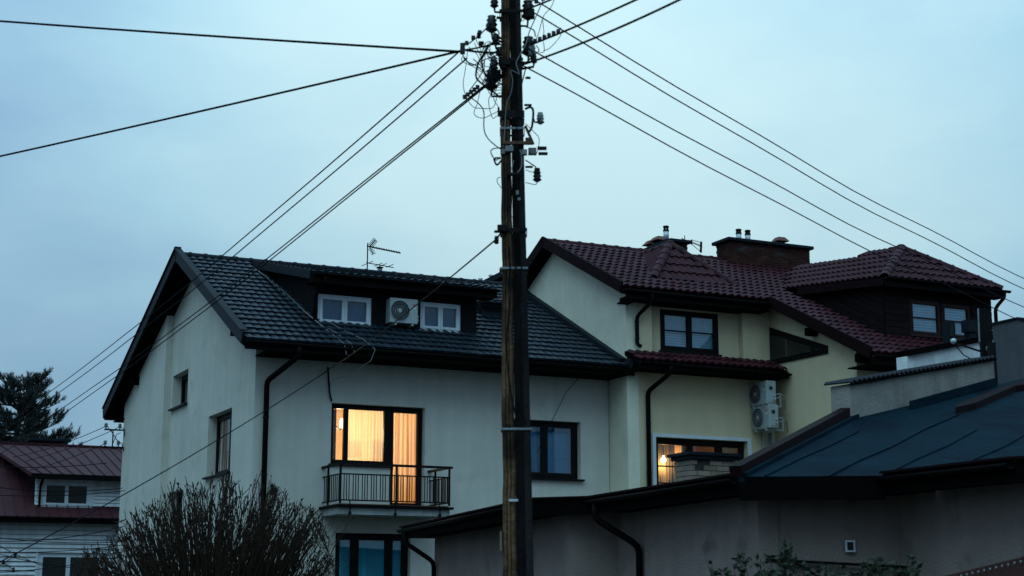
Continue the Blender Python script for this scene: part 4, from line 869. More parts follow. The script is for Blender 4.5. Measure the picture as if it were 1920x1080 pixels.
ins = PX(1856, 665, 26.9)
IN = thing('pin_insulator', 'pale pin insulator on the end of the tiled coping', 'insulator', ins, 0)
MB().lathe((0, 0, -.05), [(.02, -.02), (.045, .02), (.025, .06), (.02, .12)], 10).build('pin', 'steel', IN, smooth=True); MB().lathe((0, 0, .06), [(.03, 0), (.06, .03), (.06, .07), (.03, .1)], 10).build('bell', 'porcelain', IN, smooth=True)
for k, (x, yb, yt, w_, lab) in enumerate(((1781, 660, 602, .10, 'left of two grey box vents before the right dormer window'), (1821, 655, 596, .085, 'right of two grey box vents, with wider head'))):
    b = PX(x, yb, 31.4); h_ = PX(x, yt, 31.4).z - b.z
    VB_ = thing('box_vent', lab, 'vent', b, ROT, 'box vents before the dormer')
    MB().box(-w_, w_, -.08, .08, -.3, h_ * (.9 if k else 1)).build('shaft', 'trim_slate', VB_)
    if k: MB().box(-w_ * 1.5, w_ * 1.1, -.11, .11, h_ * .55, h_ * .9 + .03).build('head', 'trim_slate', VB_)
    else: MB().box(-w_ * .5, w_ * .5, -.095, -.081, h_ * .5, h_ * .92).build('slot', 'ac_dark', VB_)
# cream brick chimney on the flat roof
cc = PX(1297, 900, 20.0); CZ = 3.39
CC = thing('cream_chimney', 'low cream brick chimney with dark slab cap in front of lit window', 'chimney', (cc.x, cc.y, 2.93), ROT, off=(0, 0, 2.93))
bricks(CC, 0, .655, 0, .42, 2.93, CZ, 'brick_cream', .19, .068, .009, skip=((.09, .22, 3.25, 3.36, 1),))
MB().box(-.03, .69, -.03, .45, CZ + .002, CZ + .05).box(-.07, .72, -.06, .48, CZ + .052, CZ + .09).build('chimney_cap', 'trim_slate', CC)
MB().box(.09, .22, .014, .03, 3.24, 3.36).build('vent_opening', 'ac_dark', CC)
# red coping at the bottom right corner
RC0, RC1 = PX(1770, 1086, 12.5), PX(1960, 1040, 11.2)
RS = thing('red_shed', 'rust red shed roof edge with pale bolt heads at the bottom right', 'shed', (RC0.x, RC0.y, 0), 0, off=(RC0.x, RC0.y, 0))
dn = (RC1 - RC0); rn = Vector((-dn.y, dn.x, 0)).normalized()
MB().prism([RC0, RC1, RC1 + Vector((0, 0, -.22)), RC0 + Vector((0, 0, -.22))], rn * .05).build('verge_board', 'rust_tile', RS)
MB().prism([RC0 + Vector((0, 0, .004)), RC1 + Vector((0, 0, .004)), RC1 + rn * .9 + Vector((0, 0, .03)), RC0 + rn * .9 + Vector((0, 0, .03))], (0, 0, .02)).build('roof_sheet', 'rust_tile', RS)
MB().prism([Vector((RC0.x, RC0.y, 0)) + rn * .1, Vector((RC1.x, RC1.y, 0)) + rn * .1, Vector((RC1.x, RC1.y, RC1.z - .1)) + rn * .1, Vector((RC0.x, RC0.y, RC0.z - .1)) + rn * .1], rn * .6).build('wall', 'stucco_mauve', RS)
for k in range(17):
    q = RC0 + dn * ((k + .5) / 17) + Vector((0, 0, -.012)) - rn * .012
    MB().lathe(q, [(.012, 0), (.010, .008), (.004, .011)], 8, -rn).build('bolt_head', 'porcelain', RS, smooth=True)

# ================================================================== left house with sheet roof and siding
H3 = house('siding_house', 'old house with maroon sheet roof and white siding at the left edge', -6, 20)
w3 = ('u', 20.0); wu0, wu1 = -5.5, 4.0
weld(wall(w3, wu0, wu1, 0, 4.2, [(-1.05, 1.0, 1.6, 3.17)], .2)).build('front_wall', 'mortar', H3)
k = 0; z = 1.2
while z < 4.05:
    segs = [(wu0, -1.13), (1.08, wu1)] if z + .13 < 3.28 and z > 1.5 else [(wu0, wu1)]
    for a, b in segs:
        MB().add([(a, 19.93, z), (b, 19.93, z), (b, 19.985, z + .122), (a, 19.985, z + .135), (a, 19.998, z), (b, 19.998, z), (b, 19.998, z + .122), (a, 19.998, z + .122)],
                 [(0, 1, 2, 3), (4, 7, 6, 5), (0, 4, 5, 1), (3, 2, 6, 7), (0, 3, 7, 4), (1, 5, 6, 2)]).build('siding_board', 'siding', H3)
    z += .14
window(H3, w3, -1.05, 1.0, 1.6, 3.17, (.46,), -.02, 'frame_white', 'glass_dark', .09, .06, name='window', sillm='frame_white', sillw=.07)
fs_ = MB(); fbox(fs_, w3, -1.13, -1.052, 1.6, 3.25, .002, .05); fbox(fs_, w3, 1.002, 1.08, 1.6, 3.25, .002, .05); fbox(fs_, w3, -1.05, 1.0, 3.172, 3.25, .002, .05); fs_.build('window_surround', 'frame_white', H3)
z3 = lambda v: 4.25 + (v - 19.5) * .532
slab(H3, 'roof_sheet', [(wu0 - .4, 19.5, 4.25), (wu1, 19.5, 4.25), (wu1, 24.4, z3(24.4)), (wu0 - .4, 24.4, z3(24.4))], .08, 'metalroof')
MB().box(wu0 - .4, wu1, 19.47, 19.497, 4.05, 4.25).build('fascia', 'gutter', H3); MB().box(wu0 - .3, wu1, 19.51, 19.96, 4.09, 4.11).build('soffit', 'soffit', H3)
gutter(H3, (wu0 - .4, 19.40, 4.24), (wu1, 19.40, 4.22), .06)
for k in range(30): 
    u = wu0 - .3 + k * .33
    MB().bar((u, 19.5, 4.27), (u, 24.3, z3(24.3) + .02), .025, .03).build('standing_seam', 'metalroof', H3)
de, dz_, dvb, dzb = 19.75, 5.60, 24.6, 6.97
fd3 = ('u', 20.25)
d3 = weld(wall(fd3, -1.2, 4.0, 4.5, 5.55, [(-.98, .52, 4.62, 5.40)], .15)).build('dormer', 'siding', H3)
window(d3, fd3, -.98, .52, 4.62, 5.40, (.5,), .01, 'frame_white', 'glass_dark', .06, .05, name='dormer_window', sillm='frame_white', sillw=.09)
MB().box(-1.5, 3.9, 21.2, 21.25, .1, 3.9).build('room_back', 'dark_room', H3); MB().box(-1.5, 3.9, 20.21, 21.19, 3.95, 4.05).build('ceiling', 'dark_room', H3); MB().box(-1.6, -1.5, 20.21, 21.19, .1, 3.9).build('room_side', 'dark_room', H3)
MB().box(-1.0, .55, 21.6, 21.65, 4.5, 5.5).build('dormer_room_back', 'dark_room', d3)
z = 4.66
while z < 5.45:
    for a, b in ((.62, 4.0), (-1.2, -1.02)):
        MB().add([(a, 20.20, z), (b, 20.20, z), (b, 20.232, z + .105), (a, 20.232, z + .105), (a, 20.247, z), (b, 20.247, z), (b, 20.247, z + .105), (a, 20.247, z + .105)],
                 [(0, 1, 2, 3), (4, 7, 6, 5), (0, 4, 5, 1), (3, 2, 6, 7), (0, 3, 7, 4), (1, 5, 6, 2)]).build('siding_board', 'siding', d3)
    z += .11
MB().prism([(-1.19, 20.41, z3(20.41) - .05), (-1.19, dvb - .1, dzb - .12), (-1.19, 20.41, dz_ - .02)], (.1, 0, 0)).build('dormer_cheek', 'clad_red', d3)
r3 = slab(H3, 'dormer_roof', [(-1.45, de, dz_), (4.0, de, dz_), (4.0, dvb, dzb), (-2.35, dvb, dzb)], .08, 'metalroof')
MB().box(-1.45, 4.0, de - .03, de - .003, dz_ - .16, dz_ + .02).build('fascia', 'gutter', r3)
for k in range(17):
    u = -1.43 + k * .33
    MB().bar((u, de, dz_ + .018), (u - .9 * max(0, 1 - k / 8), dvb, dzb + .018), .028, .034).build('standing_seam', 'metalroof', r3)
MB().bar((-6.0, dvb, dzb + .03), (4.0, dvb, dzb + .03), .22, .05).build('ridge_strip', 'metalroof', r3)
downpipe(d3, [(-1.06, de - .05, dz_ - .1), (-1.08, 20.15, dz_ - .35), (-1.08, 20.15, 4.6)], .04)
C3 = thing('dark_chimney', 'flat dark chimney behind the maroon sheet roof ridge', 'chimney', G(0, 26.2, 5.5), ROT)
MB().box(-.5, .75, 0, .7, 0, 1.78).build('stack', 'brick_red', C3); MB().box(-.6, .85, -.1, .8, 1.782, 1.88).build('cap', 'trim_slate', C3)
# wall wires and insulators on the siding house
wz_ = [(-2.55, 3.05), (-1.75, 3.06), (-2.5, 2.62), (-1.78, 2.6), (-2.1, 2.83)]
for (u, z) in wz_: MB().lathe((u, 19.95, z), [(.03, -.06), (.05, -.02), (.03, .02), (.045, .05), (.02, .08)], 8, (0, -.3, 1)).build('insulator', 'porcelain_brown', H3)
MB().tube([(-2.55, 19.9, 3.05), (-2.1, 19.88, 2.83), (-1.78, 19.9, 2.6)], .012).tube([(-2.5, 19.9, 2.62), (-2.1, 19.86, 2.80), (-1.75, 19.9, 3.06)], .012).build('jumper_cable', 'cable', H3)

# ================================================================== house behind the ridges
hb0 = PX(897, 530, 54.5)
HB = thing('far_house', 'dark roofed house with small flues peeking over the slate ridge', 'house', (hb0.x, hb0.y, 0), 0)
z0 = hb0.z
MB().prism([(0, 0, z0), (0, 6, z0), (1.9, 6, z0 + .98), (1.9, 0, z0 + .98)], (0, 0, -.2)).build('roof', 'trim_slate', HB)
MB().prism([(.3, .3, 0), (.3, .3, z0 - .1), (1.9, .3, z0 + .8), (3.5, .3, z0 - .1), (3.5, .3, 0)], (0, 5, 0)).build('wall', 'clad', HB)
MB().prism([(1.91, 0, z0 + .98), (1.91, 6, z0 + .98), (3.8, 6, z0), (3.8, 0, z0)], (0, 0, -.2)).build('roof', 'trim_slate', HB)
for x, h in ((.06, .22), (.42, .16)): MB().lathe((x, .5, z0 + x * .51 - .05), [(.05, 0), (.05, h), (.08, h), (.08, h + .05)], 10).build('flue', 'steel', HB)
MB().box(.72, 1.2, .5, 1.2, z0 + .2, z0 + .62).build('chimney', 'brick_red', HB)

# ================================================================== utility pole
PY = 14.0
def pz(px, py): r = ray(px, py); return CAM + r * (PY / r.y)       # point in the pole's plane
UP_ = thing('utility_pole', 'weathered wood and concrete utility pole crowded with wires and insulators', 'utility pole', (.05, PY, 0), 0, off=(.05, PY, 0))
def sect(z):                                                       # left edge, wood/concrete joint, right edge
    t = (z - 1.83) / (6.75 - 1.83); l = -.081 + (-.104 + .081) * t; r = .189 + (.086 - .189) * t
    return l, l + (r - l) * .46, r
def ringpost(poly_fn, zs):
    mb = MB(); n = None; vs = []
    for z in zs:
        p = poly_fn(z); n = len(p); vs += [(x, PY + y, z) for x, y in p]
    m = len(zs)
    return mb.add(vs, [(i * n + k, i * n + (k + 1) % n, (i + 1) * n + (k + 1) % n, (i + 1) * n + k) for i in range(m - 1) for k in range(n)] + [tuple(range(n))[::-1], tuple(range((m - 1) * n, m * n))])
def woodp(z):
    l, j, r = sect(z); w = j - l; c = (l + j) / 2; wob = .004 * sin(z * 3.1) + .003 * sin(z * 7.3) + .002 * sin(z * 17)
    f = lambda x, y: (c + x * w / 2 + wob, y)
    return [f(-1, .09), f(-1, -.06), f(-.78, -.10), f(-.42, -.115), f(-.34, -.098), f(-.26, -.118), f(.1, -.128), f(.18, -.108), f(.26, -.126), f(.7, -.112), f(.96, -.07), f(.96, .09)]
def concp(z):
    l, j, r = sect(z); w = r - j; f = lambda x, y: (j + x * w, y)
    return [f(0, .10), f(0, -.02), f(.55, -.02), f(.55, -.115), f(.62, -.125), f(.95, -.125), f(1, -.115), f(1, .10)]
zz = [i * .08 for i in range(0, 95)]
ringpost(woodp, zz).build('wood_post', 'pole_wood', UP_); ringpost(concp, zz).build('concrete_post', 'pole_concrete', UP_)
def strap(z, m='steel', h=.03, sl=0):
    l, j, r = sect(z); g = .006
    for x0, x1, y0, y1 in ((l - g, r + g, -.137, -.130), (l - g - .006, l - g, -.137, .11), (r + g, r + g + .006, -.137, .11), (l - g, r + g, .105, .111)):
        mb = MB().box(x0, x1, PY + y0, PY + y1, z - h / 2, z + h / 2); yield mb
def add_strap(z, m='steel', h=.03):
    j_ = MB()
    for mb in strap(z, m, h): j_.add(mb.v, mb.f)
    return j_.build('strap', m, UP_)
for py, m, h in ((248, 'strap', .018), (508, 'strap', .018), (807, 'strap', .018), (437, 'iron', .035), (222, 'iron', .07), (120, 'iron', .03), (30, 'iron', .03)): add_strap(pz(960, py).z, m, h)
bp = pz(965, 940); MB().bar((bp.x - .05, PY - .14, bp.z), (bp.x + .03, PY - .15, bp.z), .02).build('bolt', 'steel', UP_)
pp = pz(940, 1015); MB().box(pp.x - .012, pp.x + .004, PY - .1, PY - .02, pp.z - .085, pp.z + .085).build('number_plate', 'brick_cream', UP_)
def insul(px, py, s=1., m='porcelain_brown', dy=-.05, ax=(0, 0, 1), pin=True):
    c = pz(px, py) + Vector((0, dy, 0)); s *= 1.
    prof = [(.018, -.07), (.03, -.06), (.052, -.045), (.034, -.02), (.050, 0), (.034, .022), (.046, .04), (.030, .055), (.036, .075), (.012, .085)]
    o = MB().lathe(c, [(r * s, h * s) for r, h in prof], 14, ax).build('insulator', m, UP_, smooth=True)
    if pin:
        side = -.02 if px < 960 else .02; l, j, r = sect(c.z); e = l if px < 960 else r
        MB().tube([c - Vector(ax) * .06 * s, c - Vector(ax) * .12 * s + Vector((-side * .3, 0, 0)), (e + side * -.2, PY - .02, c.z - .11 * s)], .011).build('insulator_pin', 'iron', UP_)
    return c
insul(927, 8, .8); insul(922, 50, 1.1); insul(926, 124, .85, 'porcelain'); insul(921, 155, 1.25); insul(990, 24, 1.25); insul(991, 92, 1.25); insul(997, 105, .8, 'porcelain', -.12); insul(929, 78, .7); insul(936, 108, .6, dy=-.15); insul(944, 132, .7, dy=-.16); insul(1001, 118, .6, dy=-.1)
insul(1013, 224, .75, 'porcelain', -.02, pin=False); insul(1007, 333, .8, pin=False); insul(931, 453, .5, 'porcelain_brown', pin=False); insul(898, 70, .45, pin=False)
def cab(pts, r, m='cable', name='jumper_cable', dys=None, parent=UP_):
    """smooth curve through pixels in the pole's plane"""
    q = [pz(x, y) + Vector((0, (dys[i] if dys else -.14 - .05 * ((i * 7) % 3)), 0)) for i, (x, y) in enumerate(pts)]
    q = [q[0]] + q + [q[-1]]; out_ = []
    for i in range(1, len(q) - 2):
        for k in range(6):
            t = k / 6; a, b, c, d = q[i - 1:i + 3]
            out_.append(.5 * ((2 * b) + (c - a) * t + (2 * a - 5 * b + 4 * c - d) * t * t + (3 * b - a - 3 * c + d) * t ** 3))
    out_.append(q[-2]); return MB().tube(out_, r, 5).build(name, m, parent, smooth=True)
th_, md_, tn_ = .0085, .0055, .0035
cab([(938, 192), (925, 184), (904, 172), (893, 152), (898, 130), (912, 112), (915, 96)], .009)
cab([(985, 213), (995, 213), (999, 225), (997, 245), (992, 258)], .011); cab([(999, 228), (1003, 241), (1010, 240), (1013, 230)], .008)
cab([(870, 118), (880, 130), (895, 140), (912, 148)], md_); cab([(878, 100), (874, 140), (870, 175), (876, 192), (888, 212), (905, 218), (925, 210), (933, 190)], tn_)
cab([(902, 172), (896, 205), (890, 228), (905, 230), (925, 225), (936, 222)], tn_); cab([(884, 192), (900, 208), (908, 225), (908, 250), (915, 270), (930, 287), (940, 288)], md_)
cab([(932, 172), (918, 195), (918, 215), (924, 230), (932, 228)], tn_); cab([(936, 165), (926, 195), (935, 215)], tn_); cab([(898, 72), (894, 88), (902, 110), (906, 138)], tn_)
cab([(890, 90), (897, 108), (903, 125), (908, 140), (912, 110), (930, 95), (940, 96)], tn_); cab([(880, 98), (895, 115), (905, 138), (910, 118)], tn_); cab([(868, 115), (868, 128), (890, 142), (914, 152)], tn_)
cab([(1018, 10), (1005, 40), (992, 70), (985, 95), (972, 118), (968, 130), (974, 148)], md_, 'cable_white', dys=[-.14] * 7)
cab([(974, 150), (958, 142), (961, 160), (958, 185), (950, 205), (946, 260), (944, 285)], .004, 'cable_white', dys=[-.15] * 7)
cab([(1042, 0), (1032, 28), (1018, 48), (1010, 70), (1005, 85)], tn_); cab([(1017, 48), (1019, 75), (1017, 88), (1020, 105), (1012, 112)], tn_); cab([(1050, 62), (1052, 72), (1047, 88), (1030, 100), (1018, 108)], tn_)
cab([(985, 38), (988, 45), (986, 50), (980, 50)], tn_); cab([(975, 290), (978, 305), (976, 325), (964, 335), (960, 325), (963, 310)], md_, 'cable_white', dys=[-.16] * 6)
cab([(940, 285), (925, 290), (921, 300), (930, 308), (938, 305)], md_); cab([(938, 305), (930, 307), (927, 313), (932, 317), (940, 312)], .009); cab([(938, 340), (933, 345), (933, 355), (940, 360)], tn_)
cab([(985, 240), (1000, 258), (1010, 275), (1006, 295), (998, 301), (990, 298)], tn_); cab([(985, 308), (1002, 322), (1006, 330)], md_); cab([(985, 326), (997, 333), (1003, 333)], tn_); cab([(1006, 345), (1004, 356), (985, 355)], tn_)
cab([(985, 140), (972, 200), (968, 280), (970, 360), (978, 520), (975, 600), (968, 700), (985, 800)], .006, dys=[-.16] * 8); cab([(955, 470), (957, 560), (950, 640), (955, 720), (968, 790)], .007, dys=[-.15] * 5)
cab([(958, 440), (962, 470), (965, 500), (982, 560), (984, 620), (978, 700)], .008, dys=[-.16] * 6)
cab([(940, 430), (950, 425), (968, 405), (975, 395)], tn_, dys=[-.15] * 4)
for k in range(24):                                     # loose ends around the crossing wires
    x = random.uniform(905, 935); y = random.uniform(85, 160)
    cab([(x, y), (x + random.uniform(-15, 5), y + random.uniform(5, 25)), (x + random.uniform(-5, 18), y + random.uniform(20, 45)), (940, y + random.uniform(0, 40))], tn_)
def pbox(px, py, w, h, d, m, name, dy=-.16, rot=0):
    c = pz(px, py) + Vector((0, dy, 0)); return MB().box(c.x - w / 2, c.x + w / 2, c.y - d / 2, c.y + d / 2, c.z - h / 2, c.z + h / 2).build(name, m, UP_, bevel=.004)
pbox(955, 289, .075, .055, .06, 'porcelain', 'fuse_box'); pbox(998, 287, .075, .06, .06, 'porcelain', 'fuse_box', -.05); pbox(983, 295, .05, .05, .05, 'porcelain', 'fuse_box'); pbox(943, 292, .045, .05, .05, 'porcelain', 'fuse_box', -.12)
pbox(1016, 281, .085, .028, .04, 'iron', 'clamp', -.05); pbox(1018, 291, .085, .022, .04, 'iron', 'clamp', -.05); pbox(970, 277, .28, .03, .03, 'rust', 'bracket', -.15); pbox(990, 268, .05, .05, .03, 'rust', 'bracket', -.08)
MB().bar(pz(985, 238) + Vector((0, -.03, 0)), pz(1000, 272) + Vector((0, -.03, 0)), .035, .02).build('bracket', 'rust', UP_)
pbox(970, 370, .026, .045, .03, 'porcelain', 'connector'); pbox(973, 382, .026, .03, .03, 'porcelain', 'connector'); pbox(942, 436, .09, .06, .08, 'iron', 'clamp', -.15); pbox(932, 440, .05, .02, .03, 'iron', 'clamp', -.12)
pbox(990, 146, .05, .018, .03, 'iron', 'bolt', 0); pbox(990, 197, .07, .015, .03, 'iron', 'bolt', 0); pbox(992, 313, .07, .016, .03, 'iron', 'bolt', 0); pbox(962, 335, .12, .03, .03, 'iron', 'bracket', -.15); pbox(1007, 325, .05, .06, .05, 'iron', 'clamp', -.06)
pbox(935, 213, .02, .09, .02, 'iron', 'hook', -.05); pbox(946, 128, .11, .06, .07, 'iron', 'clamp', -.16); pbox(930, 148, .09, .09, .08, 'iron', 'clamp', -.1); pbox(868, 98, .045, .10, .05, 'porcelain_brown', 'strain_insulator', -.1)
pbox(992, 96, .09, .09, .08, 'iron', 'clamp', -.08); pbox(992, 32, .10, .08, .08, 'iron', 'clamp', -.08); pbox(903, 92, .05, .03, .03, 'iron', 'clamp'); pbox(936, 45, .05, .02, .03, 'iron', 'clamp'); pbox(930, 90, .09, .016, .02, 'iron', 'bracket', -.1)
cab([(915, 96), (905, 120), (908, 150), (925, 165)], .007); cab([(868, 112), (885, 135), (905, 130), (935, 112)], .005); cab([(900, 95), (915, 100), (930, 92), (940, 88)], .008); cab([(888, 120), (905, 140), (900, 160), (880, 180)], .005)
cab([(912, 58), (918, 72), (930, 80), (940, 82)], .006); cab([(925, 60), (936, 75), (930, 100), (940, 120)], .006); cab([(985, 60), (1000, 70), (1003, 85)], .006); cab([(990, 100), (1000, 112), (995, 125), (985, 128)], .007); cab([(1005, 95), (1010, 108), (1000, 120)], .005)
for (a, b, n) in (((1003, 86), (1046, 68), 6), ((1005, 12), (1030, 2), 3), ((876, 90), (900, 70), 3), ((872, 190), (896, 172), 5)):
    for k in range(n):
        t = k / (n - 1); pbox(a[0] + (b[0] - a[0]) * t, a[1] + (b[1] - a[1]) * t, .036, .036, .036, 'porcelain_brown', 'connector', -.13)

# ================================================================== overhead wires
def wire(a, b, sag, r, lab, m='cable', n=28, wob=.0, grp='overhead wires'):
    a = Vector(a); b = Vector(b); pts = []
    for i in range(n + 1):
        t = i / n; q = a.lerp(b, t); q.z -= 4 * sag * t * (1 - t)
        q.z += wob * (sin(t * 31 + a.x * 9) + sin(t * 17.3)) ; pts.append(q)
    o = MB().tube(pts, r, 6).build('overhead_wire', m, smooth=True); return tag(o, lab, 'wire', grp)
def W_(x, y, d): return PX(x, y, d)
def WP(x, y, d): return pz(x, y) + Vector((0, -d, 0))           # an end on the pole
wire(W_(-1100, -62, 24), WP(868, 104, .1), .09, .0115, 'thick nearly level cable leaving the pole to the left, topmost')
wire(W_(-1100, 512, 30), WP(866, 102, .1), .12, .0115, 'thick cable sloping down left from the pole to the left edge')
wire(WP(868, 100, .1), WP(938, 108, .14), .01, .010, 'short taut cable end joining the left cables to the pole')
wire(WP(872, 102, .12), WP(945, 86, .14), .01, .008, 'short tie wire from strain insulator up to pole')
wire(WP(880, 90, .12), WP(922, 50, .1), .01, .006, 'short wire with beads from strain insulator to upper insulator')
wire(WP(862, 104, .1), W_(-60, 834, 47), .30, .0085, 'first thin wire slanting down left over the slate gable', wob=.004)
wire(WP(876, 118, .12), W_(-60, 846, 47), .30, .0085, 'second thin wire slanting down left over the slate gable', wob=.004)
wire(WP(928, 152, .12), W_(-60, 868, 46), .32, .0085, 'upper strand of the paired wires slanting over the slate gable', wob=.004)
wire(WP(926, 157, .12), W_(-60, 884, 46), .30, .0085, 'lower strand of the paired wires slanting over the slate gable', wob=.004)
wire(WP(1000, 8, .1), W_(2240, 655, 34), .33, .007, 'topmost of the four thin wires descending to the right', wob=.012)
wire(WP(995, 30, .1), W_(2240, 672, 33), .33, .007, 'second of the four thin wires descending to the right', wob=.012)
wire(WP(1000, 106, .12), W_(2240, 700, 33), .28, .007, 'third of the four thin wires descending right past the dormer', wob=.012)
wire(WP(980, 134, .14), W_(2240, 724, 33), .28, .007, 'lowest of the four thin wires descending right past the dormer', wob=.012)
wire(WP(992, 92, .1), W_(1420, -112, 10.4), .03, .0095, 'upper thick cable rising from the pole to the upper right')
wire(WP(978, 130, .12), W_(1420, -75, 10.4), .05, .0095, 'lower thick cable rising from the pole to the upper right')
wire(WP(982, 27, .1), W_(1130, -45, 12), .01, .0085, 'short thick cable leaving the pole top to the upper right')
wire(WP(985, 12, .1), W_(1090, -30, 12), .01, .006, 'thin wire leaving the pole top to the upper right')
MB().bar(WP(931, 453, .1), WP(942, 440, .14), .012).build('tie', 'iron', UP_)
anchor = G(1.58, -.12, 6.50)
wire(WP(931, 453, .1), anchor, .06, .0085, 'service cable from the pole down to the pale house wall')
wire(anchor + Vector((0, -.03, -.02)), W_(-60, 1085, 25), .12, .010, 'service cable from the pale house falling across its gable to the left')
for k, (z, d, y0) in enumerate(((6.36, 60, 815), (6.36, 60, 832), (5.88, 60, 845))):
    wire(G(-.72 if k != 1 else -.34, 12, z), W_(-80, y0 + 45, d), .35, .010, ['upper thin wire from the gable bracket to the left', 'middle thin wire from the gable bracket to the left', 'lower thin wire from the gable bracket to the left'][k])
for k, (y0, x1, y1, sg) in enumerate(((870, 200, 868, .1), (905, 230, 915, .15), (925, 235, 920, .1), (1000, 240, 1015, .12), (1012, 240, 985, .18), (1033, 230, 1022, .1), (985, 90, 1064, .1), (1020, 200, 1068, .15), (1076, 240, 1040, .1))):
    wire(W_(-60, y0, 40), W_(x1, y1, 42.5), sg, .010, 'thin sagging wire crossing in front of the siding house, %s' % ['at its dormer roof', 'below the dormer roof edge', 'across the dormer window', 'over the upper siding', 'rising right over the siding', 'level above the lower window', 'steep through the wall insulators', 'gently falling across the insulators', 'lowest, rising to the right'][k], grp='wires before the siding house')

# ================================================================== plants
def leaf(mb, p, d, l, w):
    d = d.normalized(); s = d.cross(Vector((random.uniform(-1, 1), random.uniform(-1, 1), random.uniform(-.3, .3))))
    if s.length < 1e-4: return
    s = s.normalized() * w / 2; n = s.cross(d) * .25
    mb.add([p, p + d * l * .45 + s + n, p + d * l, p + d * l * .45 - s + n], [(0, 1, 2), (0, 2, 3)])
# twiggy bush
bx = Vector((-4.72, 25.2, 0))
BU = thing('twiggy_bush', 'large dark twiggy bush with small leaves in front of the pale house', 'bush', bx, 0)
st = MB(); lf = MB()
def env(a):                                            # outline height over the sideways position
    pts_ = [(-2.3, 1.8), (-1.95, 2.1), (-1.4, 2.75), (-.8, 3.15), (-.1, 3.42), (.6, 3.42), (1.1, 3.25), (1.55, 2.95), (1.8, 2.5), (2.0, 1.7)]
    for (x0, y0), (x1, y1) in zip(pts_, pts_[1:]):
        if x0 <= a <= x1: return (y0 + (y1 - y0) * (a - x0) / (x1 - x0)) * (1 + .035 * sin(a * 9.3) + .025 * sin(a * 23.7 + 1))
    return 1.6
for k in range(640):
    tx = random.uniform(-2.2, 1.9); ty = random.uniform(-1.2, 1.2) * math.sqrt(max(.05, 1 - (tx / 2.35) ** 2))
    h = env(tx) * (1 - .10 * abs(ty)) * random.choice((random.uniform(.6, .9), random.uniform(.86, 1.0), random.uniform(.95, 1.05)))
    b = Vector((tx * random.uniform(.12, .3), ty * .25, 0)); top = Vector((tx, ty, h)); mid = b.lerp(top, .5) + Vector((-tx * .10, -ty * .1, .12))
    pts = []
    for i in range(9):
        t = i / 8; q = b * (1 - t) ** 2 + mid * 2 * t * (1 - t) + top * t * t; q += Vector((random.uniform(-1, 1), random.uniform(-1, 1), 0)) * .02 * t; pts.append(q)
    st.tube(pts, [.016 * (1 - i / 8.6) + .003 for i in range(9)], 4, False)
    for i in range(4, 9):
        for rep in range(2):
            d = (pts[i] - pts[i - 1]).normalized() + Vector((random.uniform(-.5, .5), random.uniform(-.5, .5), random.uniform(0, .3))); L = random.uniform(.12, .34)
            e_ = pts[i] + d.normalized() * L
            if e_.z > env(e_.x) * 1.04: e_.z = env(e_.x) * random.uniform(.98, 1.05)
            st.tube([pts[i], pts[i].lerp(e_, .5) + Vector((0, 0, -.01)), e_], [.008, .006, .004], 3, False)
            for j in range(random.choice((0, 1, 3, 5, 8))):
                q = pts[i].lerp(e_, random.uniform(.2, 1)); leaf(lf, q, d + Vector((random.uniform(-.7, .7), random.uniform(-.7, .7), random.uniform(.2, 1))), random.uniform(.035, .07), random.uniform(.012, .022))
stuff(st.build('stems', 'twig', BU)); stuff(lf.build('foliage', 'leaf_dry', BU))
# bare side branches toward the balcony
sb_ = MB()
for k in range(26):
    b = Vector((1.3, random.uniform(-.6, .3), random.uniform(.6, 1.6))); tp = Vector((random.uniform(1.6, 2.25), random.uniform(-.6, .4), random.uniform(1.7, 2.9)))
    pts = [b.lerp(tp, t / 6) + Vector((.08 * sin(t), 0, -.05 * sin(t * .9))) for t in range(7)]
    sb_.tube(pts, [.008 - .0009 * i for i in range(7)], 4, False)
    for i in range(3, 7):
        e_ = pts[i] + Vector((random.uniform(-.05, .2), random.uniform(-.1, .1), random.uniform(.03, .2))); sb_.tube([pts[i], e_], [.003, .002], 3, False)
stuff(sb_.build('bare_twigs', 'twig', BU))
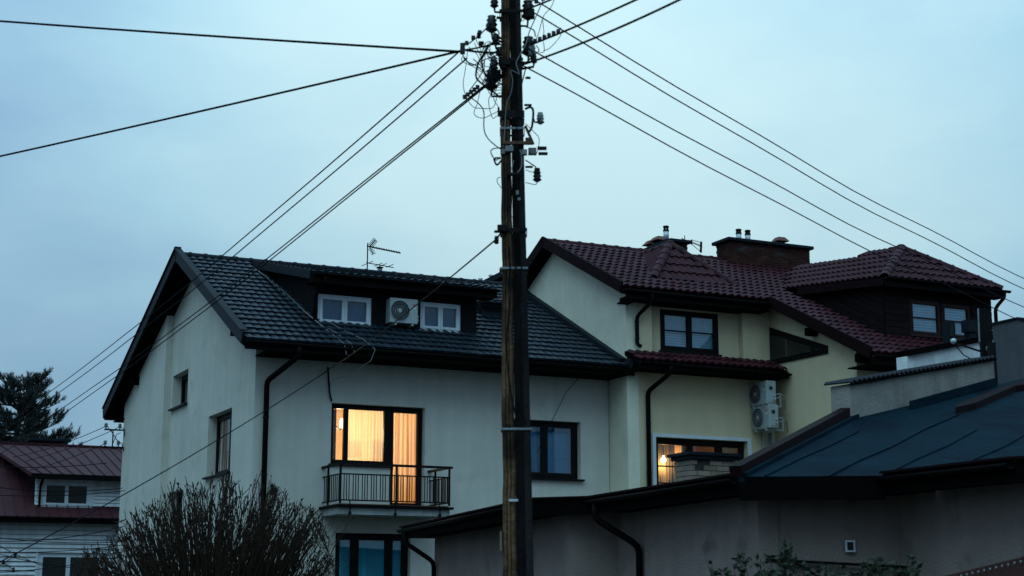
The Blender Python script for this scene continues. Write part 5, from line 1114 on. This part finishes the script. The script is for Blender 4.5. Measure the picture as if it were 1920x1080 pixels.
# pine
pb = Vector((-18.75, 59.6, 0))
PT = thing('pine_tree', 'dark pine tree rising behind the maroon sheet roof', 'tree', pb, 0)
MB().tube([(0, 0, 0), (.05, 0, 3), (-.05, .05, 6), (.1, 0, 8.5), (.05, 0, 9.9)], [.25, .2, .15, .08, .02], 8).build('trunk', 'bark', PT, smooth=True)
nd = MB(); lim = MB()
def shoot(p, d, L):
    d = d.normalized(); e_ = p + d * L + Vector((0, 0, .12 * L)); lim.tube([p, e_], [.014, .007], 3, False); n_ = int(L * 120)
    for j in range(n_):
        t = random.uniform(.1, 1); q = p.lerp(e_, t); dd = (d * .8 + Vector((random.gauss(0, .6), random.gauss(0, .6), random.gauss(.1, .6)))).normalized()
        l = random.uniform(.09, .15); sd = dd.orthogonal().normalized() * .009; nd.add([q - sd, q + sd, q + dd * l], [(0, 1, 2)])
for k in range(64):
    z = 5.2 + 4.55 * ((k + random.random()) / 64) ** .9; a = k * 2.4 + random.uniform(-.4, .4); L = (10.7 - z) * .5 + random.uniform(.25, .7); L = min(L, 2.6)
    b = Vector((0, 0, z)); e_ = Vector((cos(a) * L, sin(a) * L, z + .10 * L + random.uniform(-.15, .3)))
    m_ = b.lerp(e_, .5) + Vector((0, 0, -.14)); lim.tube([b, b.lerp(m_, .6), m_, m_.lerp(e_, .5) + Vector((0, 0, -.02)), e_], [.05, .04, .03, .02, .01], 5, False)
    o_ = Vector((cos(a), sin(a), 0)); sd_ = Vector((-sin(a), cos(a), 0))
    for j in range(int(9 + L * 13)):
        t = random.uniform(.2, 1); q = b.lerp(e_, t) + Vector((0, 0, -.13 * sin(pi * t))); d = o_ * random.uniform(.2, .8) + sd_ * random.uniform(-.9, .9) + Vector((0, 0, random.uniform(.4, 1.3)))
        L2 = random.uniform(.22, .5); shoot(q, d, L2)
        if random.random() < .6: shoot(q + d.normalized() * L2 * .5, d + sd_ * random.choice((-1, 1)) * .8, L2 * .6)
stuff(lim.build('limbs', 'bark', PT)); stuff(nd.build('crown', 'needle', PT))
# leafy shrub at the bottom right
sp = PX(1520, 1100, 15.2)
SH = thing('leafy_shrub', 'dark green leafy shrub at the foot of the low building wall', 'shrub', (sp.x, sp.y, 0), 0)
st = MB(); lf = MB()
for k in range(130):
    x = random.uniform(-1.0, 1.05); hmax = 1.6 + (1130 - (1050 + 12 * sin(x * 5) + (0 if x > -.85 else -10))) / 2960 * 15.2
    top = Vector((x, random.uniform(-.25, .25), hmax * random.uniform(.86, 1.0))); b = Vector((x * .5, 0, 0)); pts = [b, b.lerp(top, .5) + Vector((0, 0, .1)), top]
    st.tube(pts, [.012, .008, .003], 4, False)
    for j in range(17):
        q = b.lerp(top, random.uniform(.7, 1)); leaf(lf, q, Vector((random.uniform(-1, 1), random.uniform(-1, 1), random.uniform(-.2, .8))), random.uniform(.05, .10), random.uniform(.03, .055))
for px_, py_ in ((1473, 1024), (1480, 1036), (1385, 1046), (1468, 1045), (1398, 1052)):
    c = PX(px_, py_, 15.2) - Vector((sp.x, sp.y, 0)); st.tube([(c.x * .9, 0, 1.4), c], [.006, .003], 4, False)
    for j in range(34): leaf(lf, c + Vector((random.gauss(0, .02), random.gauss(0, .02), random.gauss(0, .02))), Vector((random.gauss(0, 1), random.gauss(0, 1), random.gauss(0, 1))), random.uniform(.03, .06), random.uniform(.015, .03))
stuff(st.build('stems', 'twig', SH)); stuff(lf.build('foliage', 'leaf', SH))

for o in D.objects:
    if '_off' in o: del o['_off']
